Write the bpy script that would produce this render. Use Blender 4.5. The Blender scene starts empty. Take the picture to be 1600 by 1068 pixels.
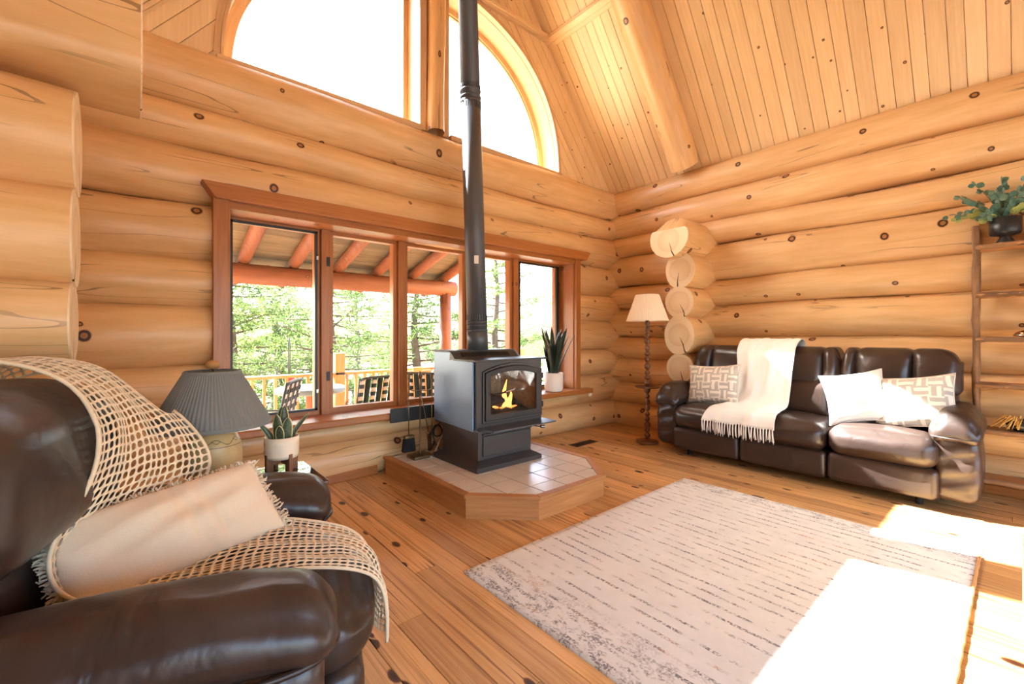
import bpy, bmesh, math, random
from math import sin, cos, pi, sqrt, radians
from mathutils import Vector, Matrix
random.seed(7)
scene = bpy.context.scene
COL = scene.collection

# ------------------------------------------------------------------ camera
F_PX = 686.0
YAW = math.atan(590 / 686.0)          # view direction, to the right of +Y
cam_d = bpy.data.cameras.new('camera')
cam_d.sensor_width = 36.0
cam_d.lens = F_PX / 1600.0 * 36.0
cam_d.shift_y = -11.0 / 1600.0
cam_d.clip_start = 0.05
cam_d.clip_end = 500
cam = bpy.data.objects.new('camera', cam_d)
COL.objects.link(cam)
cam.location = (0, 0, 1.25)
cam.rotation_euler = (radians(90), 0, -YAW)
scene.camera = cam

# ------------------------------------------------------------------ world, sun, exposure
SUN_DIR = Vector((0.26, -1.0, -1.015)).normalized()
w = bpy.data.worlds.new('sky'); scene.world = w; w.use_nodes = True
wn = w.node_tree
bg = wn.nodes['Background']
sky = wn.nodes.new('ShaderNodeTexSky')
sky.sky_type = 'NISHITA'; sky.sun_disc = False
sky.sun_elevation = math.asin(-SUN_DIR.z)
sky.sun_rotation = math.atan2(-SUN_DIR.x, -SUN_DIR.y)
sky.dust_density = 4.0; sky.ozone_density = 1.0; sky.air_density = 1.0
hsv = wn.nodes.new('ShaderNodeHueSaturation'); hsv.inputs['Saturation'].default_value = 1.0
wn.links.new(sky.outputs[0], hsv.inputs['Color'])
wn.links.new(hsv.outputs[0], bg.inputs['Color'])
bg.inputs['Strength'].default_value = 0.55
sd = bpy.data.lights.new('sun', 'SUN'); sd.energy = 24.0; sd.angle = radians(0.6); sd.color = (0.92, 0.975, 1.0)
so = bpy.data.objects.new('sun', sd); COL.objects.link(so)
so.rotation_euler = SUN_DIR.to_track_quat('-Z', 'Y').to_euler(); so.location = (-2, 12, 14)
scene.view_settings.view_transform = 'Standard'
scene.view_settings.look = 'None'
scene.view_settings.gamma = 1.0
scene.view_settings.use_curve_mapping = False
scene.view_settings.exposure = 2.05
try:
    scene.cycles.max_bounces = 10; scene.cycles.diffuse_bounces = 6
    scene.cycles.transparent_max_bounces = 16
    scene.cycles.use_denoising = True
    scene.cycles.sample_clamp_indirect = 8.0
except Exception:
    pass

# ------------------------------------------------------------------ materials
def S(r, g, b):
    f = lambda c: (c / 255 / 12.92) if c <= 10 else ((c / 255 + 0.055) / 1.055) ** 2.4
    return (f(r), f(g), f(b), 1)

class NT:
    def __init__(s, name):
        s.m = bpy.data.materials.new(name); s.m.use_nodes = True
        s.t = s.m.node_tree; s.b = s.t.nodes['Principled BSDF']
    def n(s, ty, **kw):
        x = s.t.nodes.new('ShaderNode' + ty)
        for k, v in kw.items(): setattr(x, k, v)
        return x
    def l(s, a, b): s.t.links.new(a, b)
    def math(s, op, a, b=None, c=None):
        x = s.n('Math', operation=op)
        for i, v in enumerate((a, b, c)):
            if v is None: continue
            if isinstance(v, (int, float)): x.inputs[i].default_value = v
            else: s.l(v, x.inputs[i])
        return x.outputs[0]
    def mix(s, f, a, b, blend='MIX'):
        x = s.n('Mix', data_type='RGBA', blend_type=blend)
        for i, v in ((0, f), (6, a), (7, b)):
            if isinstance(v, (int, float)): x.inputs[i].default_value = v
            elif isinstance(v, tuple): x.inputs[i].default_value = v
            else: s.l(v, x.inputs[i])
        return x.outputs[2]
    def ramp(s, f, stops, interp='LINEAR'):
        x = s.n('ValToRGB'); cr = x.color_ramp; cr.interpolation = interp
        while len(cr.elements) < len(stops): cr.elements.new(0.5)
        for e, (p, c) in zip(cr.elements, stops):
            e.position = p; e.color = c if isinstance(c, tuple) else (c, c, c, 1)
        s.l(f, x.inputs[0]); return x.outputs[0]
    def noise(s, vec, scale, detail=4, rough=0.55, dims='3D'):
        x = s.n('TexNoise', noise_dimensions=dims)
        x.inputs['Scale'].default_value = scale; x.inputs['Detail'].default_value = detail
        x.inputs['Roughness'].default_value = rough
        if vec is not None: s.l(vec, x.inputs['Vector'])
        return x.outputs['Fac']
    def mapping(s, vec, scale=(1, 1, 1), loc=None):
        x = s.n('VectorMath', operation='MULTIPLY'); s.l(vec, x.inputs[0]); x.inputs[1].default_value = scale
        o = x.outputs[0]
        if loc is not None:
            y = s.n('VectorMath', operation='ADD'); s.l(o, y.inputs[0])
            if isinstance(loc, tuple): y.inputs[1].default_value = loc
            else: s.l(loc, y.inputs[1])
            o = y.outputs[0]
        return o
    def bump(s, h, strength=0.3, dist=0.01):
        x = s.n('Bump'); x.inputs['Strength'].default_value = strength; x.inputs['Distance'].default_value = dist
        s.l(h, x.inputs['Height']); s.l(x.outputs[0], s.b.inputs['Normal'])

def wood(name, base, light, dark, rough=0.45, knot=0.55, cell=0.42, kr=1.0, kstretch=1.0, crack=0.5, grain=16, vary=0.25, streak=0.0, coat=0.0, kdark=False):
    """UV in metres: u along the grain, v across."""
    M = NT(name)
    uv = M.n('UVMap').outputs[0]
    rnd = M.n('ObjectInfo').outputs['Random']
    off = M.n('CombineXYZ'); M.l(M.math('MULTIPLY', rnd, 37.0), off.inputs[0]); M.l(M.math('MULTIPLY', rnd, 91.0), off.inputs[1])
    p = M.mapping(uv, (1, 1, 1), off.outputs[0])
    g = M.noise(M.mapping(p, (1.1, grain, 1)), 2.2, 5, 0.6)
    col = M.mix(M.ramp(g, [(0.32, 0.0), (0.7, 1.0)]), base, light)
    big = M.noise(M.mapping(p, (0.7, 2.2, 1)), 1.3, 2)
    col = M.mix(M.math('MULTIPLY', M.ramp(big, [(0.42, 0.0), (0.72, 1.0)]), 0.35), col, dark)
    # tone of the single piece
    hv = M.n('HueSaturation'); M.l(col, hv.inputs['Color'])
    M.l(M.math('ADD', M.math('MULTIPLY', rnd, vary), 1.0 - vary * 0.5), hv.inputs['Value'])
    col = hv.outputs[0]
    DK = S(58, 32, 18)
    # drying cracks: thin dark lines along the grain
    if crack:
        c1 = M.noise(M.mapping(p, (0.55, 7.0, 1)), 1.0, 2, 0.4)
        line = M.math('LESS_THAN', M.math('ABSOLUTE', M.math('SUBTRACT', c1, 0.5)), 0.0045)
        msk = M.ramp(M.noise(M.mapping(p, (1.0, 2.0, 1), (7, 3, 0)), 1.0, 1), [(0.5, 0.0), (0.56, 1.0)])
        col = M.mix(M.math('MULTIPLY', M.math('MULTIPLY', line, msk), crack), col, DK)
    if streak:
        c2 = M.noise(M.mapping(p, (1.2, 55.0, 1)), 1.0, 3, 0.5)
        line = M.ramp(c2, [(0.58, 0.0), (0.66, 1.0)])
        msk = M.ramp(M.noise(M.mapping(p, (0.8, 4.0, 1), (17, 5, 0)), 1.0, 1), [(0.46, 0.0), (0.60, 1.0)])
        col = M.mix(M.math('MULTIPLY', M.math('MULTIPLY', line, msk), streak), col, S(92, 46, 20))
    if streak:
        c3 = M.noise(M.mapping(p, (0.5, 38.0, 1), (3, 9, 0)), 1.0, 4, 0.65)
        col = M.mix(M.ramp(c3, [(0.5, 0.0), (0.64, 0.55)]), col, S(134, 82, 40))
    if knot:
        v = M.n('TexVoronoi', voronoi_dimensions='2D'); v.inputs['Scale'].default_value = 1.0
        wob = M.n('TexNoise'); wob.inputs['Scale'].default_value = 14
        M.l(p, wob.inputs['Vector'])
        pv = M.mapping(p, (1 / cell / kstretch, 1 / cell, 1), M.mapping(wob.outputs['Color'], (0.03, 0.03, 0)))
        M.l(pv, v.inputs['Vector'])
        sep = M.n('SeparateColor'); M.l(v.outputs['Color'], sep.inputs[0])
        d = M.math('DIVIDE', v.outputs['Distance'], M.math('ADD', M.math('MULTIPLY', sep.outputs[1], 0.8), 0.5))
        on = M.math('GREATER_THAN', sep.outputs[0], 1.0 - knot)
        r = 0.075 * kr
        if kdark: kcol = M.ramp(d, [(0.0, S(40, 20, 10)), (r * 0.6, S(58, 28, 14)), (r * 1.2, S(104, 54, 24))])
        else: kcol = M.ramp(d, [(0.0, S(150, 95, 50)), (r * 0.45, S(176, 118, 66)), (r * 0.7, S(48, 28, 18)), (r, S(60, 34, 22)), (r * 1.2, S(170, 105, 55))])
        km = M.math('MULTIPLY', M.ramp(d, [(0.0, 1.0), (r * 1.05, 1.0), (r * 1.35, 0.0)]), on)
        col = M.mix(km, col, kcol)
    M.l(col, M.b.inputs['Base Color'])
    M.b.inputs['Roughness'].default_value = rough
    M.b.inputs['Coat Weight'].default_value = coat
    M.b.inputs['Coat Roughness'].default_value = 0.18
    M.bump(g, 0.12, 0.004)
    return M.m

def plain(name, col, rough=0.5, metal=0.0, bump=0.0, bscale=60, spec=0.5, var=0.0):
    M = NT(name)
    M.b.inputs['Base Color'].default_value = col
    M.b.inputs['Roughness'].default_value = rough; M.b.inputs['Metallic'].default_value = metal
    M.b.inputs['Specular IOR Level'].default_value = spec
    tc = M.n('TexCoord').outputs['Object']
    nz = M.noise(tc, bscale, 3)
    if var:
        c = M.mix(M.ramp(nz, [(0.3, 0.0), (0.7, 1.0)]), tuple(x * (1 - var) for x in col[:3]) + (1,), col)
        M.l(c, M.b.inputs['Base Color'])
    if bump: M.bump(nz, bump, 0.01)
    return M.m

MAT = {}
MAT['log'] = wood('log_pine', S(216, 173, 117), S(231, 193, 142), S(192, 140, 84), rough=0.42, knot=0.36, cell=0.36, kr=0.9, crack=0.55, grain=9, vary=0.14, coat=0.15)
MAT['board'] = wood('ceiling_pine', S(227, 193, 143), S(238, 209, 164), S(210, 170, 118), rough=0.4, knot=0.24, cell=0.22, kr=0.55, crack=0.0, grain=22, vary=0.14, coat=0.1)
MAT['floor'] = wood('floor_pine', S(208, 158, 98), S(229, 186, 126), S(170, 112, 56), rough=0.36, knot=0.55, cell=0.20, kr=1.0, kstretch=2.0, kdark=True, crack=0.0, grain=26, vary=0.5, streak=1.0, coat=0.3)
MAT['trim'] = wood('cedar_trim', S(162, 98, 46), S(186, 120, 62), S(126, 72, 30), rough=0.38, knot=0.25, cell=0.35, kr=0.7, crack=0.0, grain=22, vary=0.12, coat=0.2)
MAT['arch'] = wood('arch_pine', S(204, 164, 118), S(222, 186, 142), S(182, 136, 92), rough=0.45, knot=0.0, crack=0.0, grain=26, vary=0.1)
MAT['bark'] = wood('bark_edge', S(96, 66, 42), S(170, 128, 88), S(56, 36, 24), rough=0.8, knot=0.0, crack=0.9, grain=9, vary=0.2)
MAT['shelfwood'] = wood('shelf_pine', S(168, 114, 64), S(194, 140, 86), S(126, 80, 42), rough=0.5, knot=0.3, crack=0.3, grain=18)
MAT['deck'] = wood('deck_wood', S(176, 124, 66), S(198, 148, 88), S(142, 92, 46), rough=0.6, knot=0.2, crack=0.3)
MAT['porchlog'] = wood('porch_log', S(122, 70, 46), S(144, 90, 62), S(92, 52, 34), rough=0.55, knot=0.3, crack=0.5)
MAT['porchboard'] = wood('weathered_board', S(104, 94, 78), S(130, 118, 98), S(74, 66, 54), rough=0.7, knot=0.2, crack=0.6, vary=0.4)
MAT['darkwood'] = wood('turned_walnut', S(92, 52, 28), S(122, 74, 42), S(62, 34, 18), rough=0.3, knot=0.0, crack=0.0, coat=0.4)
MAT['standwood'] = wood('plant_stand_wood', S(112, 72, 42), S(138, 92, 56), S(84, 52, 30), rough=0.5, knot=0.0, crack=0.0)

def end_grain():
    M = NT('end_grain')
    uv = M.n('UVMap').outputs[0]
    rnd = M.n('ObjectInfo').outputs['Random']
    off = M.n('CombineXYZ'); M.l(M.math('MULTIPLY', rnd, 9.0), off.inputs[2])
    nz = M.n('TexNoise'); nz.inputs['Scale'].default_value = 6; M.l(M.mapping(uv, (1, 1, 1), off.outputs[0]), nz.inputs['Vector'])
    sp = M.n('SeparateXYZ'); M.l(uv, sp.inputs[0])
    r = M.n('VectorMath', operation='LENGTH'); M.l(uv, r.inputs[0])
    rr = M.math('ADD', r.outputs['Value'], M.math('MULTIPLY', nz.outputs['Fac'], 0.02))
    ring = M.math('SINE', M.math('MULTIPLY', rr, 520.0))
    col = M.mix(M.math('MULTIPLY_ADD', ring, 0.2, 0.3), S(236, 214, 178), S(214, 180, 134))
    col = M.mix(M.ramp(rr, [(0.03, 0.0), (0.10, 0.15), (0.135, 0.3), (0.15, 0.0)]), col, S(196, 142, 88))
    ang = M.math('ARCTAN2', sp.outputs[1], sp.outputs[0])
    a2 = M.math('ADD', ang, M.math('MULTIPLY_ADD', nz.outputs['Fac'], 0.5, -0.25))
    cr = M.math('LESS_THAN', M.math('ABSOLUTE', M.math('ADD', a2, M.math('MULTIPLY_ADD', rnd, 0.9, 1.15))), 0.045)
    col = M.mix(M.math('MULTIPLY', cr, M.math('GREATER_THAN', r.outputs['Value'], 0.03)), col, S(60, 38, 22))
    M.l(col, M.b.inputs['Base Color']); M.b.inputs['Roughness'].default_value = 0.65
    return M.m
MAT['end'] = end_grain()

def leather(name, col):
    M = NT(name)
    tc = M.n('TexCoord').outputs['Object']
    fine = M.noise(tc, 160, 3, 0.6)
    warp = M.n('TexNoise'); warp.inputs['Scale'].default_value = 4.5; warp.inputs['Detail'].default_value = 3
    M.l(tc, warp.inputs['Vector'])
    fold = M.noise(M.mapping(tc, (9.0, 2.6, 2.2), M.mapping(warp.outputs['Color'], (1.4, 1.4, 1.4))), 1.0, 3, 0.5)
    h = M.math('ADD', M.math('MULTIPLY', fine, 0.05), M.math('MULTIPLY', M.ramp(fold, [(0.3, 0.0), (0.5, 0.6), (0.75, 1.0)]), 0.9))
    c = M.mix(M.ramp(fold, [(0.3, 0.0), (0.8, 1.0)]), tuple(x * 0.75 for x in col[:3]) + (1,), tuple(min(1, x * 1.25) for x in col[:3]) + (1,))
    M.l(c, M.b.inputs['Base Color'])
    M.b.inputs['Roughness'].default_value = 0.33
    M.b.inputs['Specular IOR Level'].default_value = 0.55
    M.bump(h, 0.36, 0.012)
    return M.m
MAT['leather'] = leather('brown_leather', S(56, 42, 36))
MAT['seam'] = plain('leather_piping', S(44, 30, 25), 0.4)
MAT['under'] = plain('black_underside', S(20, 17, 15), 0.8)

def fabric(name, c1, c2, scale=300, rough=0.9, bump=0.4):
    M = NT(name)
    tc = M.n('TexCoord').outputs['Object']
    nz = M.noise(tc, scale, 3, 0.7)
    big = M.noise(tc, 9, 3)
    M.l(M.mix(M.math('MULTIPLY_ADD', big, 0.4, M.math('MULTIPLY', nz, 0.6)), c1, c2), M.b.inputs['Base Color'])
    M.b.inputs['Roughness'].default_value = rough; M.b.inputs['Specular IOR Level'].default_value = 0.2
    M.b.inputs['Sheen Weight'].default_value = 0.2
    M.bump(nz, bump, 0.003)
    return M.m
MAT['cream'] = fabric('cream_boucle', S(214, 192, 160), S(236, 220, 194), 220)
MAT['net'] = fabric('net_yarn', S(216, 190, 152), S(238, 218, 186), 400)
MAT['white_cloth'] = fabric('white_throw', S(236, 232, 224), S(248, 246, 240), 260)
MAT['white_pillow'] = fabric('white_pillow', S(236, 230, 220), S(248, 244, 236), 260)
MAT['beige'] = fabric('beige_upholstery', S(206, 188, 162), S(224, 210, 188), 200)
MAT['shade_cream'] = fabric('cream_pleats', S(240, 222, 196), S(250, 236, 214), 80, bump=0.1)
MAT['shade_grey'] = fabric('grey_pleats', S(104, 105, 102), S(130, 130, 124), 120, bump=0.15)

def keypattern():
    M = NT('key_pattern_cloth')
    uv = M.n('UVMap').outputs[0]
    wob = M.n('TexNoise'); wob.inputs['Scale'].default_value = 7; M.l(uv, wob.inputs['Vector'])
    p = M.mapping(uv, (1, 1, 1), M.mapping(wob.outputs['Color'], (0.03, 0.03, 0)))
    ch = M.n('TexChecker'); ch.inputs['Scale'].default_value = 12.0; M.l(p, ch.inputs['Vector'])
    sp = M.n('SeparateXYZ'); M.l(p, sp.inputs[0])
    def stripes(c, ph):
        return M.math('GREATER_THAN', M.math('FRACT', M.math('MULTIPLY_ADD', c, 18.0, ph)), 0.46)
    h = stripes(sp.outputs[1], 0.2); v = stripes(sp.outputs[0], 0.7)
    pat = M.mix(ch.outputs['Fac'], h, v)
    nz = M.noise(uv, 40, 3)
    c = M.mix(M.math('MULTIPLY', pat, 0.8), S(236, 226, 210), S(172, 164, 154))
    M.l(c, M.b.inputs['Base Color']); M.b.inputs['Roughness'].default_value = 0.9
    M.bump(nz, 0.2, 0.003)
    return M.m
MAT['keycloth'] = keypattern()

def rugmat():
    M = NT('striped_rug')
    tc = M.n('TexCoord').outputs['Object']      # local x across the stripes (0..2.3), y along
    sp = M.n('SeparateXYZ'); M.l(tc, sp.inputs[0])
    wob = M.noise(M.mapping(tc, (2.0, 9.0, 1)), 1.0, 3)
    x = M.math('ADD', sp.outputs[0], M.math('MULTIPLY_ADD', wob, 0.02, -0.01))
    fr = M.math('FRACT', M.math('MULTIPLY', x, 13.5))
    idx = M.math('FLOOR', M.math('MULTIPLY', x, 13.5))
    line = M.math('LESS_THAN', M.math('ABSOLUTE', M.math('SUBTRACT', fr, 0.5)), 0.11)
    cv = M.n('CombineXYZ'); M.l(M.math('MULTIPLY', idx, 7.31), cv.inputs[0]); M.l(M.math('MULTIPLY', sp.outputs[1], 4.5), cv.inputs[1])
    dash = M.ramp(M.noise(cv.outputs[0], 1.0, 3, 0.7), [(0.44, 0.0), (0.56, 1.0)])
    speck = M.ramp(M.noise(tc, 95, 2, 0.6), [(0.40, 0.0), (0.56, 1.0)])
    m = M.math('MULTIPLY', M.math('MULTIPLY', line, dash), speck)
    # heavier mottled bands at both ends
    edge = M.math('MAXIMUM', M.ramp(sp.outputs[0], [(0.0, 1.0), (0.13, 0.9), (0.30, 0.0)]), M.ramp(sp.outputs[0], [(0.0, 0.0), (1.0, 0.0)]))
    e2 = M.math('GREATER_THAN', sp.outputs[0], 2.14)
    edge = M.math('MAXIMUM', edge, M.math('MULTIPLY', e2, 0.7))
    mot = M.ramp(M.noise(M.mapping(tc, (16, 9, 1)), 1.0, 3, 0.75), [(0.47, 0.0), (0.58, 1.0)])
    m2 = M.math('MULTIPLY', M.math('MULTIPLY', mot, edge), speck)
    m = M.math('MAXIMUM', m, m2)
    hue = M.noise(M.mapping(tc, (7, 2.2, 1)), 1.0, 2)
    ink = M.mix(M.ramp(hue, [(0.55, 0.0), (0.66, 1.0)]), S(92, 92, 98), S(182, 134, 92))
    base = M.mix(M.noise(tc, 6, 4, 0.7), S(212, 213, 209), S(238, 239, 235))
    M.l(M.mix(M.math('MULTIPLY', m, 0.8), base, ink), M.b.inputs['Base Color'])
    M.b.inputs['Roughness'].default_value = 0.95; M.b.inputs['Specular IOR Level'].default_value = 0.1
    M.bump(M.noise(tc, 260, 2), 0.5, 0.004)
    return M.m
MAT['rug'] = rugmat()
MAT['rugedge'] = plain('orange_binding', S(206, 152, 96), 0.9, bump=0.4)

def glass(name, tint=(1, 1, 1, 1), refl=0.6):
    M = NT(name)
    t = M.n('BsdfTransparent'); t.inputs[0].default_value = tint
    g = M.n('BsdfGlossy'); g.inputs['Roughness'].default_value = 0.01
    fr = M.n('Fresnel'); fr.inputs[0].default_value = 1.45
    mx = M.n('MixShader')
    M.l(M.math('MULTIPLY', fr.outputs[0], refl), mx.inputs[0]); M.l(t.outputs[0], mx.inputs[1]); M.l(g.outputs[0], mx.inputs[2])
    M.l(mx.outputs[0], M.t.nodes['Material Output'].inputs[0])
    return M.m
MAT['glass'] = glass('window_glass', (0.97, 0.985, 0.98, 1))
MAT['fireglass'] = glass('stove_glass', (0.92, 0.88, 0.8, 1), 1.6)
MAT['black'] = plain('black_frame', S(30, 27, 25), 0.4)
MAT['pipe'] = plain('stovepipe_steel', S(84, 88, 96), 0.42, metal=0.2, bump=0.03, bscale=15)
MAT['stove'] = plain('charcoal_enamel', S(62, 61, 62), 0.4, metal=0.1, bump=0.03, bscale=200)
MAT['stoveside'] = plain('sky_tinted_side_panel', S(124, 146, 170), 0.3, metal=0.35, bump=0.02, bscale=6)  # bluish sky reflection put into the base colour of the stove sides
MAT['iron'] = plain('cast_iron', S(54, 52, 52), 0.5, metal=0.2, bump=0.1, bscale=120)
MAT['firebrick'] = plain('firebrick', S(168, 146, 118), 0.9, bump=0.3, bscale=20, var=0.4)
MAT['brass'] = plain('antique_brass', S(128, 104, 74), 0.35, metal=0.85, var=0.4, bscale=18)
MAT['steel'] = plain('spring_steel', S(190, 190, 188), 0.25, metal=1.0)
MAT['bristle'] = plain('black_bristle', S(24, 22, 22), 0.9, bump=0.6, bscale=150)
MAT['white_plastic'] = plain('ivory_plastic', S(236, 222, 200), 0.4)
MAT['paper'] = plain('paper_label', S(228, 226, 220), 0.6)
MAT['tile'] = plain('cream_tile', S(222, 214, 198), 0.25, var=0.08, bscale=5)
MAT['grout'] = plain('tile_grout', S(120, 104, 88), 0.9, bump=0.2)
MAT['white_ceramic'] = plain('white_ceramic', S(238, 232, 224), 0.35)
MAT['cream_ceramic'] = plain('cream_ceramic', S(232, 216, 190), 0.4)
MAT['black_ceramic'] = plain('matte_black_ceramic', S(36, 38, 42), 0.4)
MAT['soil'] = plain('potting_soil', S(60, 46, 36), 1.0, bump=0.8)
MAT['cable'] = plain('black_cable', S(26, 24, 24), 0.5)
MAT['cable_white'] = plain('beige_cable', S(206, 188, 160), 0.5)
MAT['vent'] = plain('brown_vent', S(74, 54, 40), 0.5, metal=0.4)
MAT['silver'] = plain('silver', S(200, 200, 200), 0.15, metal=1.0)
MAT['copper'] = plain('copper', S(170, 110, 76), 0.2, metal=1.0)
MAT['darkgreen'] = plain('dark_green_glaze', S(40, 48, 44), 0.2)
MAT['straw'] = plain('dried_straw', S(206, 160, 84), 0.9)
MAT['tabletop'] = plain('blue_grey_table', S(120, 140, 152), 0.25)
MAT['red'] = plain('red_plastic', S(220, 50, 60), 0.4)
MAT['chairframe'] = plain('patio_frame', S(60, 72, 76), 0.4, metal=0.3)
MAT['webgreen'] = fabric('green_webbing', S(32, 48, 50), S(50, 66, 68))
MAT['webwhite'] = fabric('white_webbing', S(208, 208, 204), S(226, 226, 222))
MAT['soffit'] = plain('pale_soffit', S(226, 222, 214), 0.8)

def lampclay():
    M = NT('stoneware_glaze')
    tc = M.n('TexCoord').outputs['Object']; sp = M.n('SeparateXYZ'); M.l(tc, sp.inputs[0])
    ang = M.math('ARCTAN2', sp.outputs[1], sp.outputs[0])
    z = sp.outputs[2]
    c = M.mix(M.noise(tc, 60, 3), S(196, 162, 108), S(212, 180, 126))
    def band(z0, wdt): return M.math('LESS_THAN', M.math('ABSOLUTE', M.math('SUBTRACT', z, z0)), wdt)
    wave = M.math('MULTIPLY_ADD', M.math('SINE', M.math('MULTIPLY', ang, 7.0)), 0.011, 0.217)
    w2 = M.math('MULTIPLY_ADD', M.math('SINE', M.math('MULTIPLY_ADD', ang, 14.0, 1.2)), 0.006, 0.219)
    m = M.math('MAXIMUM', band(0.197, 0.0012), M.math('MAXIMUM', band(wave, 0.0014), M.math('MULTIPLY', band(w2, 0.0012), M.math('GREATER_THAN', M.math('SINE', M.math('MULTIPLY', ang, 7.0)), 0.3))))
    M.l(M.mix(m, c, S(84, 66, 46)), M.b.inputs['Base Color']); M.b.inputs['Roughness'].default_value = 0.4
    return M.m
MAT['clay'] = lampclay()

def leafmat(name, c1, c2, rough=0.45, trans=0.0, edge=None):
    M = NT(name)
    rnd = M.n('ObjectInfo').outputs['Random']; tc = M.n('TexCoord').outputs['Object']
    f = M.math('FRACT', M.math('ADD', M.noise(tc, 5, 2), rnd))
    c = M.mix(f, c1, c2)
    if edge:
        uv = M.n('UVMap').outputs[0]; sp = M.n('SeparateXYZ'); M.l(uv, sp.inputs[0])
        bands = M.ramp(M.noise(M.mapping(uv, (2, 26, 1)), 1.0, 2), [(0.45, 0.0), (0.6, 0.5)])
        c = M.mix(bands, c, tuple(min(1, x * 2.2) for x in c2[:3]) + (1,))
        c = M.mix(M.math('GREATER_THAN', M.math('ABSOLUTE', sp.outputs[0]), 0.82), c, edge)
    M.l(c, M.b.inputs['Base Color']); M.b.inputs['Roughness'].default_value = rough
    if trans:
        tr = M.n('BsdfTranslucent'); M.l(c, tr.inputs[0])
        mx = M.n('MixShader'); mx.inputs[0].default_value = trans
        M.l(M.b.outputs[0], mx.inputs[1]); M.l(tr.outputs[0], mx.inputs[2])
        M.l(mx.outputs[0], M.t.nodes['Material Output'].inputs[0])
    return M.m
MAT['snake'] = leafmat('snake_leaf', S(34, 52, 44), S(52, 72, 58), 0.4)
MAT['snake_edge'] = leafmat('variegated_leaf', S(40, 48, 34), S(66, 78, 50), 0.4, edge=S(206, 196, 140))
MAT['euc'] = leafmat('eucalyptus_leaf', S(62, 104, 90), S(118, 152, 132), 0.55, 0.15)
MAT['euc_light'] = leafmat('light_green_leaf', S(146, 162, 84), S(190, 200, 120), 0.55, 0.15)
MAT['stem'] = plain('green_stem', S(112, 104, 62), 0.7)
MAT['needle'] = leafmat('pine_needles', S(62, 88, 46), S(100, 124, 64), 0.7, 0.5)
MAT['needle2'] = leafmat('light_pine_needles', S(80, 106, 50), S(122, 142, 74), 0.7, 0.5)
MAT['trunk'] = plain('tree_bark', S(110, 94, 84), 0.9, bump=0.8, bscale=12, var=0.4)
MAT['ground'] = plain('dry_forest_floor', S(126, 118, 106), 0.95, bump=0.6, bscale=3, var=0.45)
MAT['brush'] = leafmat('dry_brush', S(104, 92, 78), S(140, 128, 110), 0.9, 0.3)
def emit(name, c, s):
    M = NT(name)
    M.b.inputs['Base Color'].default_value = c
    M.b.inputs['Emission Color'].default_value = c; M.b.inputs['Emission Strength'].default_value = s
    return M.m
MAT['flame'] = emit('flame', (1.0, 0.36, 0.08, 1), 1.0)
MAT['ember'] = emit('glowing_ember', (1.0, 0.25, 0.06, 1), 0.6)
MAT['char'] = plain('charred_wood', S(34, 28, 26), 0.9, bump=0.8, bscale=40)

# ------------------------------------------------------------------ mesh helpers
def mesh(name, V, F, mat, uvf=None, smooth=True):
    me = bpy.data.meshes.new(name)
    me.from_pydata([tuple(v) for v in V], [], F)
    mats = mat if isinstance(mat, (list, tuple)) else [mat]
    for m in mats: me.materials.append(MAT[m] if isinstance(m, str) else m)
    if smooth: me.polygons.foreach_set('use_smooth', [True] * len(me.polygons))
    if uvf:
        uv = me.uv_layers.new(name='UVMap')
        cuv = [uvf(i, v) for i, v in enumerate(V)]
        flat = []
        for lp in me.loops: flat.extend(cuv[lp.vertex_index])
        uv.data.foreach_set('uv', flat)
    me.validate(); me.update()
    return me

def link(name, me, parent=None, loc=(0, 0, 0), rot=(0, 0, 0)):
    o = bpy.data.objects.new(name, me); COL.objects.link(o)
    if parent is not None: o.parent = parent
    o.location = loc; o.rotation_euler = rot
    return o

def wloc(p):
    x = Vector((0, 0, 0))
    while p is not None: x = x + p.location; p = p.parent
    return x

def obj(name, VF, mat, parent=None, uvf=None, smooth=True, world=True, bevel=0, loc=None, rot=(0, 0, 0), label=None):
    """VF in world coordinates (world=True): re-based on the parent's (unrotated) place."""
    V, F = VF
    V = [Vector(v) for v in V]
    if loc is None:
        if world and parent is not None:
            L = wloc(parent); V2 = [v - L for v in V]
        else: V2 = V
        loc = (0, 0, 0)
    else: V2 = V
    me = mesh(name, V2, F, mat, (lambda i, v: uvf(V[i])) if uvf else None, smooth)
    o = link(name, me, parent, loc, rot)
    if bevel:
        b = o.modifiers.new('bevel', 'BEVEL'); b.width = bevel; b.segments = 2; b.limit_method = 'ANGLE'
    if label: o['label'] = label
    return o

def tag(o, label, cat=None, group=None, kind=None):
    if label: o['label'] = label
    if cat: o['category'] = cat
    if group: o['group'] = group
    if kind: o['kind'] = kind
    return o

def thing(name, label, cat, loc, rotz=0, group=None):
    e = bpy.data.objects.new(name, None); e.empty_display_size = 0.1; COL.objects.link(e)
    e.location = loc; e.rotation_euler = (0, 0, rotz)
    return tag(e, label, cat, group)

def struct(name, VF, mat, label, uvf=None, smooth=False):
    o = obj(name, VF, mat, None, uvf, smooth)
    return tag(o, label, 'structure' if False else None, None, 'structure')

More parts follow.
